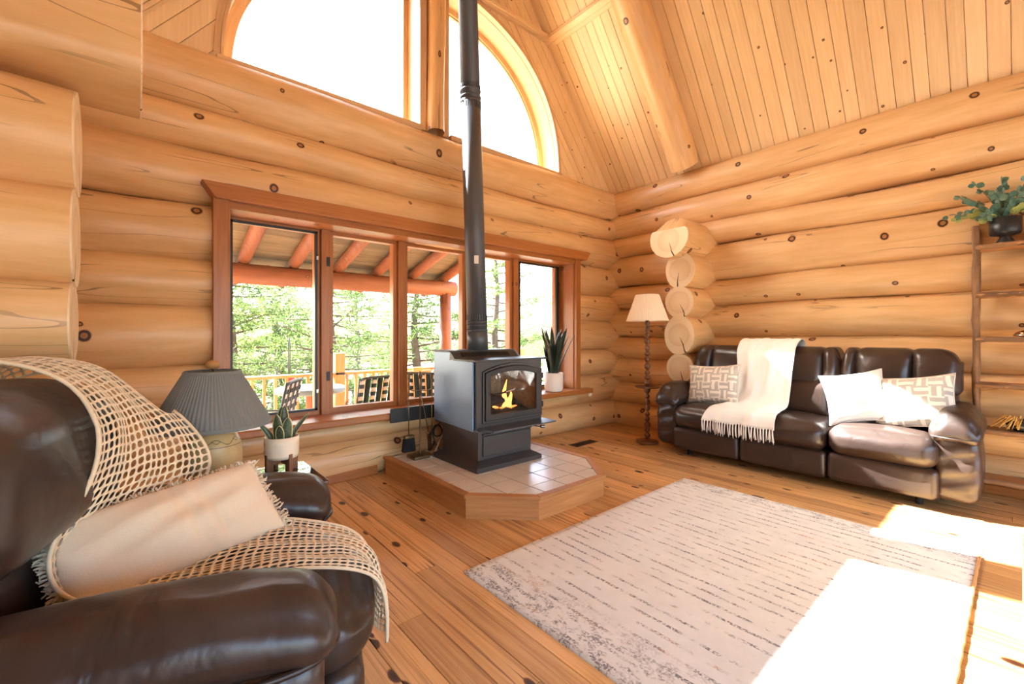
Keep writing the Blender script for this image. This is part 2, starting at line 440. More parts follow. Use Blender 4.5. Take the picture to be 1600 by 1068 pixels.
def box(x0, x1, y0, y1, z0, z1):
    V = [(x0, y0, z0), (x1, y0, z0), (x1, y1, z0), (x0, y1, z0), (x0, y0, z1), (x1, y0, z1), (x1, y1, z1), (x0, y1, z1)]
    F = [(0, 3, 2, 1), (4, 5, 6, 7), (0, 1, 5, 4), (1, 2, 6, 5), (2, 3, 7, 6), (3, 0, 4, 7)]
    return V, F
def obox(P, ax, ay, az):
    """box from centre P and three half-axis vectors"""
    P, ax, ay, az = map(Vector, (P, ax, ay, az)); V = []
    for k in (-1, 1):
        for i, j in ((-1, -1), (1, -1), (1, 1), (-1, 1)): V.append(P + ax * i + ay * j + az * k)
    return V, box(0, 1, 0, 1, 0, 1)[1]
uvX = lambda v: (v.x, v.y + v.z)
uvY = lambda v: (v.y, v.x + v.z)
uvZ = lambda v: (v.z, v.x + v.y)

def join(*parts):
    V, F = [], []
    for v, f in parts:
        n = len(V); V += list(v); F += [tuple(i + n for i in q) for q in f]
    return V, F
def xf(VF, M): return [M @ Vector(v) for v in VF[0]], VF[1]
def T(x, y, z): return Matrix.Translation((x, y, z))
def R(a, ax): return Matrix.Rotation(a, 4, ax)

def lathe(prof, seg=32, c=(0, 0, 0), close=True, fn=None):
    V, F = [], []
    for k, (r, z) in enumerate(prof):
        for i in range(seg):
            a = 2 * pi * i / seg; rr = r if fn is None else fn(r, a, z)
            V.append((c[0] + rr * cos(a), c[1] + rr * sin(a), c[2] + z))
    for k in range(len(prof) - 1):
        for i in range(seg):
            j = (i + 1) % seg
            F.append((k * seg + i, k * seg + j, (k + 1) * seg + j, (k + 1) * seg + i))
    if close:
        F.append(tuple(range(seg - 1, -1, -1))); n = (len(prof) - 1) * seg
        F.append(tuple(range(n, n + seg)))
    return V, F

def tube(pts, r, seg=8, cap=True):
    pts = [Vector(p) for p in pts]; n = len(pts)
    rs = r if isinstance(r, (list, tuple)) else [r] * n
    V, F = [], []
    up = None
    for k in range(n):
        t = (pts[min(k + 1, n - 1)] - pts[max(k - 1, 0)])
        t = t.normalized() if t.length > 1e-9 else Vector((0, 0, 1))
        if up is None:
            up = Vector((0, 0, 1)) if abs(t.z) < 0.9 else Vector((1, 0, 0))
        b = t.cross(up).normalized(); up = b.cross(t).normalized()
        for i in range(seg):
            a = 2 * pi * i / seg
            V.append(pts[k] + (b * cos(a) + up * sin(a)) * rs[k])
    for k in range(n - 1):
        for i in range(seg):
            j = (i + 1) % seg
            F.append((k * seg + i, k * seg + j, (k + 1) * seg + j, (k + 1) * seg + i))
    if cap:
        F.append(tuple(range(seg - 1, -1, -1))); F.append(tuple(range((n - 1) * seg, n * seg)))
    return V, F

def rbox(cx, cy, cz, sx, sy, sz, r, fn=None, mid=7):
    """rounded box: centre, full sizes, corner radius; fn(p_unit, p) -> p deforms it"""
    h = [sx / 2, sy / 2, sz / 2]; rr = [min(r, q * 0.98) for q in h]
    r = min(rr)
    def pos(s):
        a = [-s + r * (1 - cos(k * pi / 10)) for k in range(6)] if False else [-s + r * k / 5 for k in range(5)]
        i0 = -s + r; m = [i0 + (2 * (s - r)) * k / mid for k in range(mid + 1)]
        b = [-q for q in reversed(a)]
        out = a + m + b
        res = []
        for q in out:
            if not res or q - res[-1] > 1e-6: res.append(q)
        return res
    P = [pos(q) for q in h]
    idx = {}; V = []; F = []
    def vid(p):
        k = tuple(round(c, 6) for c in p)
        if k in idx: return idx[k]
        inn = [max(-(h[i] - r), min(h[i] - r, p[i])) for i in range(3)]
        d = Vector([p[i] - inn[i] for i in range(3)])
        # even spacing on the arc
        if d.length > 1e-9:
            d = Vector([math.tan(max(-1, min(1, c / r)) * pi / 4) for c in d])
            d = d.normalized() * r
        q = Vector(inn) + d
        u = Vector([p[i] / h[i] for i in range(3)])
        if fn: q = Vector(fn(u, q))
        V.append(q + Vector((cx, cy, cz))); idx[k] = len(V) - 1
        return idx[k]
    for ax in range(3):
        a, b = (ax + 1) % 3, (ax + 2) % 3
        for sgn in (-1, 1):
            A, B = P[a], P[b]
            g = []
            for u in A:
                row = []
                for v in B:
                    p = [0, 0, 0]; p[ax] = sgn * h[ax]; p[a] = u; p[b] = v
                    row.append(vid(p))
                g.append(row)
            for i in range(len(A) - 1):
                for j in range(len(B) - 1):
                    q = (g[i][j], g[i + 1][j], g[i + 1][j + 1], g[i][j + 1])
                    F.append(q if sgn > 0 else q[::-1])
    return V, F

def wrinkle(p, amp, fx=26.0, fy=9.0, ph=0.0):
    a = sin(fx * p[0] + fy * p[1] + 1.7 * sin(6 * p[1] + ph) + ph) ; b = sin(0.57 * fx * p[0] - 1.6 * fy * p[1] + 2.1 * sin(5 * p[0]) + 2 * ph)
    m = 0.5 + 0.5 * sin(3.1 * p[0] + 2.3 * p[1] + 4.0 * p[2] + ph)
    return amp * m * (abs(a) ** 0.6 * (1 if a > 0 else -1) * 0.6 + 0.4 * b)

def puff(amount, axis=2, both=False):
    """bulge the box outwards along an axis"""
    o = [i for i in range(3) if i != axis]
    def fn(u, q):
        k = (1 - u[o[0]] ** 2) * (1 - u[o[1]] ** 2)
        q = list(q)
        if both or u[axis] > 0: q[axis] += amount * k * (1 if u[axis] > 0 else -1) * abs(u[axis])
        return q
    return fn

def pillow(wd, ht, th, n=18, pinch=0.07):
    """lying in the local x-z plane, thickness along y"""
    V, F = [], []
    for s in (-1, 1):
        for i in range(n + 1):
            for j in range(n + 1):
                u = -1 + 2 * i / n; v = -1 + 2 * j / n
                e = max(0, (1 - u * u)) * max(0, (1 - v * v))
                x = u * wd / 2 * (1 - pinch * (1 - v * v)); z = v * ht / 2 * (1 - pinch * (1 - u * u))
                y = s * th / 2 * (e ** 0.42)
                y += 0.010 * e * sin(5 * u + 2 * v + s) + 0.006 * e * sin(9 * v - 4 * u)
                V.append((x, y, z))
    m = (n + 1) ** 2
    for s in range(2):
        for i in range(n):
            for j in range(n):
                a = s * m + i * (n + 1) + j
                q = (a, a + n + 1, a + n + 2, a + 1)
                F.append(q if s == 0 else q[::-1])
    def bid(i, j, s): return s * m + i * (n + 1) + j
    ring = [(i, 0) for i in range(n)] + [(n, j) for j in range(n)] + [(i, n) for i in range(n, 0, -1)] + [(0, j) for j in range(n, 0, -1)]
    # weld: map back-side border to front side
    mp = {bid(i, j, 1): bid(i, j, 0) for i, j in ring}
    F = [tuple(mp.get(i, i) for i in q) for q in F]
    return V, F

def grid_surface(fn, nu, nv, thick=0.0):
    V = [Vector(fn(i / nu, j / nv)) for i in range(nu + 1) for j in range(nv + 1)]
    F = [(i * (nv + 1) + j, (i + 1) * (nv + 1) + j, (i + 1) * (nv + 1) + j + 1, i * (nv + 1) + j + 1) for i in range(nu) for j in range(nv)]
    return V, F

def interp(path, s):
    """polyline of equal-dim tuples sampled by arclength fraction"""
    P = [Vector(p) for p in path]; L = [0]
    for a, b in zip(P, P[1:]): L.append(L[-1] + (b - a).length)
    t = s * L[-1]
    for k in range(len(P) - 1):
        if t <= L[k + 1] + 1e-9:
            f = (t - L[k]) / max(1e-9, L[k + 1] - L[k]); return P[k].lerp(P[k + 1], f)
    return P[-1].copy()

def smooth_path(path, it=2):
    P = [Vector(p) for p in path]
    for _ in range(it):
        Q = [P[0]]
        for a, b in zip(P, P[1:]): Q += [a.lerp(b, 0.25), a.lerp(b, 0.75)]
        Q.append(P[-1]); P = Q
    return P

# ------------------------------------------------------------------ room constants
YA, XB = 3.95, 5.34            # log axes of the window wall and of the right wall
XC, ZE, SL = 2.32, 3.30, 1.262  # ridge line, eave height, roof slope (rise/run)
XE = 5.28
XL = 2 * XC - XE               # left eave
def roof_z(x): return ZE + (XE - XC - abs(x - XC)) * SL

exec_order = []

# ------------------------------------------------------------------ logs
def log_mesh(axis, a0, a1, cpos, zc, hz, rd, face=-1, seed=0, wob=0.010, seg=22, flat=None):
    """axis 'x' or 'y' ; face = side (sign on the other axis) that looks into the room; seam of the skin at the back"""
    rg = random.Random(seed)
    ph = [rg.uniform(0, 6.28) for _ in range(8)]
    n = max(2, int(abs(a1 - a0) / 0.14)); V = []; UV = []; F = []
    for k in range(n + 1):
        a = a0 + (a1 - a0) * k / n
        dz = wob * (sin(a * 1.3 + ph[0]) + 0.6 * sin(a * 3.1 + ph[1]))
        dc = wob * 0.8 * sin(a * 1.1 + ph[2])
        sc = 1 + 0.028 * sin(a * 1.7 + ph[3]) + 0.02 * sin(a * 4.3 + ph[4])
        for i in range(seg + 1):
            th = -pi + 2 * pi * i / seg
            lump = 1 + 0.012 * sin(3 * th + ph[5] + a * 0.9) + 0.008 * sin(5 * th + ph[6] - a * 2.1)
            c = cpos + dc + face * cos(th) * rd * sc * lump
            z = zc + dz + sin(th) * hz * sc * lump
            if flat: c, z = flat(a, c, z)
            V.append((a, c, z) if axis == 'x' else (c, a, z))
            UV.append((a, th * 0.19))
    m = seg + 1
    for k in range(n):
        for i in range(seg):
            q = (k * m + i, (k + 1) * m + i, (k + 1) * m + i + 1, k * m + i + 1)
            F.append(q)
    ends = [[V[i] for i in range(seg)], [V[n * m + i] for i in range(seg)]]
    return V, F, UV, ends

def log(parent, axis, a0, a1, cpos, zc, hz, rd, face=-1, seed=0, wob=0.010, cap0=False, cap1=False, flat=None, mat='log', name='log'):
    V, F, UV, ends = log_mesh(axis, a0, a1, cpos, zc, hz, rd, face, seed, wob, flat=flat)
    L = wloc(parent)
    me = mesh(name, [Vector(v) - L for v in V], F, mat, lambda i, v: UV[i])
    o = link(name, me, parent)
    for on, e, sgn in ((cap0, ends[0], -1), (cap1, ends[1], 1)):
        if not on: continue
        c = sum((Vector(p) for p in e), Vector()) / len(e)
        rings = [0.985, 0.66, 0.33]
        vs = []; uv = []; fs = []
        ax = Vector((1, 0, 0)) if axis == 'x' else Vector((0, 1, 0))
        for rr in [1.0] + rings:
            for p in e:
                d = (Vector(p) - c)
                q = c + d * rr + ax * sgn * (0.006 if rr < 1 else -0.004)
                vs.append(q - L); uv.append(((d.y if axis == 'x' else d.x) * rr, d.z * rr))
        m = len(e)
        for k in range(3):
            for i in range(m):
                j = (i + 1) % m; fs.append((k * m + i, k * m + j, (k + 1) * m + j, (k + 1) * m + i))
        vs.append(c + ax * sgn * 0.006 - L); uv.append((0, 0))
        for i in range(m): fs.append((3 * m + i, 3 * m + (i + 1) % m, 4 * m))
        link('cut_end', mesh('cut_end', vs, fs, 'end', lambda i, v: uv[i], False), o)
    return o

# ------------------------------------------------------------------ gable wall (window wall)
OA, OB, ON = 1.82, 1.62, 2.3         # arched opening: half width, height, roundness
def arch(th, grow=0.0):
    a, b = OA + grow, OB + grow
    c, s = cos(th), sin(th)
    return (XC + a * (abs(c) ** (2 / ON)) * (1 if c >= 0 else -1), ZE + b * (abs(s) ** (2 / ON)))
def inside(x, z, grow=0.0):
    return z >= ZE - 1e-6 and (abs(x - XC) / (OA + grow)) ** ON + (max(0, z - ZE) / (OB + grow)) ** ON < 1
def arch_top(x, grow=0.0):
    q = abs(x - XC) / (OA + grow)
    return ZE if q >= 1 else ZE + (OB + grow) * (1 - q ** ON) ** (1 / ON)

xs = [XL + (XE - XL) * i / 120 for i in range(121)]
V, F = [], []
for y in (3.94, 4.10):
    for x in xs:
        V.append((x, y, arch_top(x, 0.02) if abs(x - XC) < OA + 0.02 else ZE - 0.05)); V.append((x, y, roof_z(x) + 0.1))
n = len(xs) * 2
for i in range(120):
    a = 2 * i
    F += [(a, a + 2, a + 3, a + 1), (n + a, n + a + 1, n + a + 3, n + a + 2), (a, n + a, n + a + 2, a + 2)]
wall_back = struct('wall_back', (V, F), 'board', 'log window wall with boarded gable above the five-pane window', lambda v: (v.z, v.x))

zA = [-0.02, 0.33, 0.70, 1.04, 1.455, 1.80, 2.185, 2.59, 2.88, 3.30]
WX0, WX1, WZ0, WZ1 = 0.50, 4.30, 0.55, 2.23        # lower window opening
sd_ = 100
obj('core', join(box(XL - 0.3, 5.6, 3.97, 4.03, -0.1, 0.49), box(XL - 0.3, 0.47, 3.97, 4.03, 0.49, 2.26), box(4.33, 5.6, 3.97, 4.03, 0.49, 2.26), box(XL - 0.3, 5.6, 3.97, 4.03, 2.24, 3.26)), 'log', wall_back, uvX, False)
for k in range(9):
    z0, z1 = zA[k], zA[k + 1]; zc = (z0 + z1) / 2; hz = (z1 - z0) / 2 * (1.14 if k == 5 else 1.05); rd = 0.185
    if k == 6: zc, hz = 2.395, 0.215
    if k == 8: hz = (z1 - z0) / 2 * 1.04; rd = 0.20
    sd_ += 1
    if k in (1, 2, 3, 4, 5):
        log(wall_back, 'x', XL - 0.3, WX0 - 0.03, YA, zc, hz, rd, -1, sd_, cap1=True)
        log(wall_back, 'x', WX1 + 0.03, 5.75, YA, zc, hz, rd, -1, sd_ + 50, cap0=True)
        if k == 1: log(wall_back, 'x', WX0 - 0.04, WX1 + 0.04, YA, 0.425, 0.115, 0.185, -1, sd_ + 80, 0.006)
    else:
        log(wall_back, 'x', XL - 0.3, 5.75, YA, zc, hz, rd, -1, sd_)

# diagonal gable boards
CU = Vector((-0.6212, 0, 0.7840)); CN = Vector((-0.7840, 0, -0.6212))
bw = 0.135
for side in (1, -1):
    for k in range(0, 22):
        lines = []
        for q in range(6):
            d = k * bw + 0.003 + (bw - 0.007) * q / 5
            s = 0.7924 * d; P = lambda s: (XE + CN.x * d + CU.x * s, ZE + CN.z * d + CU.z * s)
            hit = None; out = None; top = None; s0 = s
            while s < 6:
                x, z = P(s)
                ins = inside(x, z, 0.05)
                if ins and hit is None: hit = s
                if hit is not None and out is None and not ins: out = s
                if x <= XC + 0.002 or z > 5.75: top = s; break
                s += 0.012
            lines.append((d, s0, hit, out, top))
        def emit_board(ls, a, b):
            if len(ls) < 2: return
            V, F = [], []
            for y in (3.925, 3.945):
                for (d, e0, e1) in ls:
                    for e in (e0, e1):
                        x = XE + CN.x * d + CU.x * e; z = ZE + CN.z * d + CU.z * e
                        V.append((x if side == 1 else 2 * XC - x, y, z))
            m = len(ls) * 2
            for i in range(len(ls) - 1):
                F.append((2 * i, 2 * i + 1, 2 * i + 3, 2 * i + 2) if side == 1 else (2 * i, 2 * i + 2, 2 * i + 3, 2 * i + 1))
            e = m - 2
            F += [(0, m, m + 1, 1), (e, e + 1, m + e + 1, m + e)]
            obj('board', (V, F), 'board', wall_back, lambda v: (v.z * 1.2, v.x), False)
        lo, hi = [], []
        for (d, s0, hit, out, top) in lines:
            if top is None: top = 5.9
            e = hit if hit is not None else top
            if e > s0 + 0.02: lo.append((d, s0, e))
            if hit is not None and out is not None and out < top - 0.02: hi.append((d, out, top))
        if lo and not all((l[2] is None) == (lines[0][2] is None) for l in lines):
            # board that only grazes the arch: split where it starts to hit
            a = [(d, s0, top if top else 5.9) for (d, s0, hit, out, top) in lines if hit is None]
            b = [(d, s0, hit) for (d, s0, hit, out, top) in lines if hit is not None]
            emit_board(a, 0, 0); emit_board(b, 0, 0)
        else: emit_board(lo, 0, 0)
        emit_board(hi, 0, 0)

# horizontal trim across the gable over the arch, and central log post
obj('trim_board', box(2 * XC - 3.99, 3.99, 3.885, 3.93, 4.93, 5.03), 'board', wall_back, uvX, False, bevel=0.006)
obj('trim_board', box(2 * XC - 3.97, 3.97, 3.86, 3.90, 4.955, 5.005), 'board', wall_back, uvX, False, bevel=0.006)
V, F, UV, ends = log_mesh('x', 3.29, 4.98, 3.86, XC, 0.085, 0.10, -1, 31, 0.012)
Vz = [(v[2], v[1], v[0]) for v in V]
link('post', mesh('post', [Vector(v) for v in Vz], [f[::-1] for f in F], 'log', lambda i, v: UV[i]), wall_back)

obj('post_backing', box(2.16, 2.48, 3.93, 4.29, 3.28, 4.97), 'arch', wall_back, uvZ, False)
# ------------------------------------------------------------------ arched windows
def arch_band(t0, t1, g0, g1, y0, y1, n=40):
    V, F = [], []
    for i in range(n + 1):
        th = t0 + (t1 - t0) * i / n
        (xa, za), (xb, zb) = arch(th, g0), arch(th, g1)
        V += [(xa, y0, za), (xb, y0, zb), (xb, y1, zb), (xa, y1, za)]
    for i in range(n):
        for q in range(4):
            a, b = 4 * i + q, 4 * i + (q + 1) % 4
            F.append((a, b, b + 4, a + 4))
    F += [(3, 2, 1, 0), (4 * n, 4 * n + 1, 4 * n + 2, 4 * n + 3)]
    return V, F
uvArch = lambda v: (math.atan2(v.z - ZE, v.x - XC) * 1.8, Vector((v.x - XC, v.z - ZE)).length + v.y)
PX0, PX1 = 2.15, 2.49
for wi, side in ((2, -1), (3, 1)):
    e = bpy.data.objects.new('window_%d' % wi, None); COL.objects.link(e)
    xm = PX1 if side == 1 else PX0
    e.location = (xm, 4.0, ZE)
    tag(e, ('right' if side == 1 else 'left') + ' quarter-round gable window above the log wall', None, None, 'structure')
    # angles of the arc from the outer foot to the post
    tq = [i * (pi / 2) / 600 for i in range(601)]
    tp = next(t for t in tq if abs(arch(t)[0] - XC) < abs(xm - XC) + 0.0)
    a0, a1 = (0.0, tp) if side == 1 else (pi, pi - tp)
    mk = lambda nm, VF, m: obj(nm, VF, m, e, uvArch, False)
    mk('casing', arch_band(a0, a1, 0.0, 0.055, 3.90, 3.96), 'arch')
    mk('casing_bead', arch_band(a0, a1, -0.006, 0.014, 3.885, 3.96), 'arch')
    mk('jamb', arch_band(a0, a1, -0.012, 0.03, 3.95, 4.30), 'arch')
    mk('sash', arch_band(a0, a1, -0.075, -0.012, 4.16, 4.22), 'arch')
    mk('sash_bead', arch_band(a0, a1, -0.095, -0.07, 4.175, 4.205), 'arch')
    sx = 1 if side == 1 else -1
    # mullion side jamb + bottom sill
    def bx(nm, x0, x1, y0, y1, z0, z1, m='arch', uvf=uvZ):
        obj(nm, box(min(x0, x1), max(x0, x1), y0, y1, z0, z1), m, e, uvf, False, bevel=0.004)
    zt = arch_top(xm) - 0.01
    bx('mullion_jamb', xm - sx * 0.075, xm, 3.90, 4.30, ZE, zt)
    bx('mullion_sash', xm, xm + sx * 0.05, 4.16, 4.22, ZE + 0.02, zt - 0.06)
    xo = XC + sx * (OA - 0.01)
    bx('sill', xm, xo + sx * 0.05, 3.86, 4.30, ZE - 0.03, ZE + 0.025, 'arch', uvX)
    bx('bottom_sash', xm, xo - sx * 0.01, 4.16, 4.22, ZE + 0.02, ZE + 0.07, 'arch', uvX)
    V = []; nn = 40
    for i in range(nn + 1):
        x = xm + (xo - sx * 0.03 - xm) * i / nn
        V += [(x, 4.19, ZE + 0.03), (x, 4.19, max(ZE + 0.04, arch_top(x, -0.05)))]
    F = [(2 * i, 2 * i + 2, 2 * i + 3, 2 * i + 1) for i in range(nn)]
    obj('pane', (V, F), 'glass', e, None, False)

# ------------------------------------------------------------------ five-pane window
W1 = bpy.data.objects.new('window_1', None); COL.objects.link(W1); W1.location = (2.4, 3.95, 0.5)
tag(W1, 'wide five-pane cedar-framed window looking onto the porch', None, None, 'structure')
def wb(nm, x0, x1, y0, y1, z0, z1, m='trim', uvf=uvX, bev=0.004, par=W1):
    return obj(nm, box(x0, x1, y0, y1, z0, z1), m, par, uvf, False, bevel=bev)
# header board with slanted ends
V = [(0.35, 3.68, 2.325), (4.53, 3.68, 2.325), (4.45, 3.68, 2.215), (0.43, 3.68, 2.215)]
V += [(x, 3.80, z) for x, y, z in V]
obj('header', (V, [(0, 3, 2, 1), (4, 5, 6, 7), (0, 1, 5, 4), (1, 2, 6, 5), (2, 3, 7, 6), (3, 0, 4, 7)]), 'trim', W1, uvX, False, bevel=0.006)
wb('casing', 0.42, 0.515, 3.72, 3.80, 0.53, 2.23, uvf=uvZ)
wb('casing', 4.285, 4.37, 3.72, 3.80, 0.53, 2.23, uvf=uvZ)
wb('jamb', 0.49, 0.53, 3.76, 4.14, 0.53, 2.23, uvf=uvZ)
wb('jamb', 4.27, 4.31, 3.76, 4.14, 0.53, 2.23, uvf=uvZ)
wb('head_jamb', 0.5, 4.3, 3.745, 4.14, 2.165, 2.235)
wb('sill', 0.36, 4.52, 3.63, 4.14, 0.50, 0.56, bev=0.012)
GY = 4.03
edges = [0.53, 1.265, 1.99, 2.80, 3.48, 4.27]
for k in range(5):
    x0, x1 = edges[k], edges[k + 1]
    if k: wb('mullion', x0 - 0.035, x0 + 0.035, 3.96, 4.14, 0.555, 2.18, uvf=uvZ)
    a, b = x0 + (0.035 if k else 0.0), x1 - (0.035 if k < 4 else 0.0)
    s = bpy.data.objects.new('sash', None); COL.objects.link(s); s.parent = W1; s.location = (0, 0, 0)
    t = 0.042
    dark = k in (0, 4)
    wb('rail', a, b, GY - 0.03, GY + 0.05, 2.135, 2.18, par=s); wb('rail', a, b, GY - 0.03, GY + 0.05, 0.555, 0.605, par=s)
    wb('stile', a, a + t, GY - 0.03, GY + 0.05, 0.6, 2.14, uvf=uvZ, par=s); wb('stile', b - t, b, GY - 0.03, GY + 0.05, 0.6, 2.14, uvf=uvZ, par=s)
    if dark:
        i0, i1 = a + t * 0.6, b - t * 0.6
        fr = [box(i0, i1, GY - 0.045, GY - 0.02, 2.125, 2.145), box(i0, i1, GY - 0.045, GY - 0.02, 0.597, 0.617)]
        fr += [box(i0, i0 + 0.022, GY - 0.045, GY - 0.02, 0.597, 2.145), box(i1 - (0.05 if k == 4 else 0.022), i1, GY - 0.045, GY - 0.02, 0.597, 2.145)]
        obj('screen_frame', join(*fr), 'black', s, None, False)
        for zz in (0.75, 1.9): obj('latch', box(i1 - 0.012, i1 + 0.004, GY - 0.055, GY - 0.045, zz, zz + 0.03), 'steel', s, None, False)
    elif k == 1:
        for zz in (0.85, 1.85): obj('hinge', box(a - 0.03, a + 0.0, GY - 0.075, GY - 0.06, zz, zz + 0.08), 'black', s, None, False)
    obj('pane', ([(a + 0.02, GY, 0.58), (b - 0.02, GY, 0.58), (b - 0.02, GY, 2.16), (a + 0.02, GY, 2.16)], [(0, 1, 2, 3)]), 'glass', s, None, False)

# ------------------------------------------------------------------ right wall
wall_right = struct('wall_right', box(5.40, 5.60, -3.2, 3.95, -0.05, 3.25), 'log', 'stacked log wall behind the leather sofa', uvY)
zB = [-0.06, 0.285, 0.586, 0.93, 1.23, 1.61, 1.92, 2.34, 2.62, 2.97, 3.31]
for k in range(10):
    z0, z1 = zB[k], zB[k + 1]
    log(wall_right, 'y', -3.2, 4.3, XB, (z0 + z1) / 2, (z1 - z0) / 2 * 1.05, 0.185, -1, 300 + k)
# crossing log ends that stick out of the right wall
CY = 2.58
wall_cross = bpy.data.objects.new('wall_cross', None); COL.objects.link(wall_cross); wall_cross.location = (5.1, CY, 0)
tag(wall_cross, 'column of round sawn log ends sticking out of the right wall', None, None, 'structure')
for k in range(0, 6):
    z0, z1 = zA[k], zA[k + 1]
    log(wall_cross, 'x', 4.77 + random.uniform(-0.02, 0.02), 5.45, CY + random.uniform(-0.015, 0.015), (z0 + z1) / 2, (z1 - z0) / 2 * 1.06, 0.175, -1, 400 + k, 0.004, cap0=True)
def cut(a, c, z):          # the top stub: larger, with its upper inner corner sawn off
    return c, min(z, 2.45 + (a - 4.60) * 1.15)
log(wall_cross, 'x', 4.60, 5.45, CY + 0.04, 2.36, 0.235, 0.235, -1, 420, 0.004, cap0=True, flat=cut)
V = [Vector(p) for p in ()]
# ------------------------------------------------------------------ left wall with the stub of the cross wall
wall_left = struct('wall_left', box(XL - 0.35, XL - 0.15, 2.3, 3.95, -0.05, 3.3), 'log', 'log wall end at the left edge with pale sawn log ends', uvY)
for k in range(10):
    z0, z1 = zB[k], zB[k + 1]
    log(wall_left, 'y', 2.2, 4.1, XL - 0.06, (z0 + z1) / 2, (z1 - z0) / 2 * 1.1, 0.185, 1, 330 + k)
zS = [-0.02, 0.36, 0.76, 1.14, 1.456, 1.835, 2.25]
for k in range(6):
    z0, z1 = zS[k], zS[k + 1]
    log(wall_left, 'x', -2.2, -0.19 + random.uniform(-0.008, 0.008), 2.56, (z0 + z1) / 2, (z1 - z0) / 2 * 1.04, 0.185, -1, 450 + k, 0.004, cap1=True)
def sq(a, c, z):           # hewn tie log: flattened faces
    c = max(2.36, min(2.80, c)); z = max(2.28, min(2.70, z))
    return c, z
def sq2(a, c, z):
    c, z = sq(a, c, z)
    if a > -0.3:           # underside chamfer towards the free end
        z = max(z, 2.28 + max(0, (2.50 - c)) * 0.35)
    return c, z
log(wall_left, 'x', -2.2, 0.02, 2.58, 2.48, 0.28, 0.27, -1, 470, 0.002, cap1=True, flat=sq2)

# ------------------------------------------------------------------ unseen wall behind the camera: wide open gap added for fill light, boarded gable
zt = roof_z(XC)
V = [(-4, -3.2, 2.3), (5.6, -3.2, 2.3), (5.6, -3.2, 3.4), (XE, -3.2, ZE), (XC, -3.2, zt), (XL, -3.2, ZE), (-4, -3.2, 3.3)]
wall_front_unseen = struct('wall_front_unseen', join((V, [(0, 1, 2, 3, 4, 5, 6)]), box(4.6, 5.6, -3.25, -3.15, 0, 2.3), box(-4, -2.0, -3.25, -3.15, 0, 2.3)), 'board', 'unseen boarded wall behind the camera, its wide opening added for fill light', lambda v: (v.z, v.x))

wall_side_unseen = struct('wall_side_unseen', join(box(-4.1, -4.0, -3.2, 4.0, -0.1, 3.35), box(-4.1, XL - 0.1, 2.75, 2.85, -0.1, 3.35), box(-4.1, XL + 0.1, -3.2, 2.85, 3.28, 3.38)), 'board', 'unseen boarded side room left of the picture, added to cut fill light', lambda v: (v.z, v.x + v.y))  # closed room added out of view to hold back fill light
# ------------------------------------------------------------------ ceiling
def slope_pt(x, y, off=0.0, side=1):
    """point on the ceiling plane, off = into the room"""
    nx, nz = -0.784, -0.6212
    X = x + nx * off; Z = ZE + (XE - x) * SL + nz * off
    return (X if side == 1 else 2 * XC - X, y, Z)
def slab(x0, x1, y0, y1, o0, o1, side=1):
    V = [slope_pt(x0, y0, o0, side), slope_pt(x1, y0, o0, side), slope_pt(x1, y1, o0, side), slope_pt(x0, y1, o0, side),
         slope_pt(x0, y0, o1, side), slope_pt(x1, y0, o1, side), slope_pt(x1, y1, o1, side), slope_pt(x0, y1, o1, side)]
    F = box(0, 1, 0, 1, 0, 1)[1]
    return V, F
uvS = lambda v: (v.z * 1.28, v.y)
ceiling = struct('ceiling', join(slab(XC, XE + 0.3, -3.2, 4.1, -0.2, -0.012), slab(XC, XE + 0.3, -3.2, 4.1, -0.2, -0.012, -1)), 'board', 'steep boarded pine ceiling rising from the log wall', uvS)
y = 3.925; k = 0
rgb = random.Random(5)
while y > -1.1:
    wd = rgb.choice([0.10, 0.115, 0.125, 0.135])
    for (xa, xb) in ((4.005, XE + 0.06), (XC, 3.945)):
        V, F = slab(xa, xb, y - wd + 0.0045, y - 0.0015, -0.012, 0.006 + rgb.uniform(0, 0.003))
        obj('board', (V, F), 'board', ceiling, uvS, False)
    y -= wd
obj('trim_board', slab(3.93, 4.02, -1.1, 3.93, 0.0, 0.03), 'board', ceiling, uvY, False, bevel=0.006)
obj('trim_board', slab(3.945, 3.99, -1.1, 3.93, 0.02, 0.05), 'board', ceiling, uvY, False, bevel=0.006)
# log rafter
V, F, UV, ends = log_mesh('x', 0.02, 4.9, 2.70, 0.0, 0.175, 0.175, -1, 77, 0.012)
Vr = []
for (a, c, z) in V:
    base = Vector(slope_pt(XE - 0.06, c, 0.10 + z)); up = Vector((-0.6212, 0, 0.784))
    Vr.append(base + up * a)
# plumb cut foot
Vr = [Vector((min(v.x, 5.13), v.y, v.z)) if i < 23 else v for i, v in enumerate(Vr)]
raf = link('rafter', mesh('rafter', Vr, F, 'log', lambda i, v: UV[i]), ceiling)
link('cut_end', mesh('cut_end', Vr[:22], [tuple(range(22))], 'log', lambda i, v: (v.y, v.z), False), raf)
# roof overhang outside the gable
roof = struct('roof_overhang', join(slab(XC, XE + 0.9, 4.1, 5.02, -0.2, -0.012), slab(XC, XE + 0.9, 4.1, 5.02, -0.2, -0.012, -1)), 'soffit', 'pale roof overhang outside the arched windows', None)

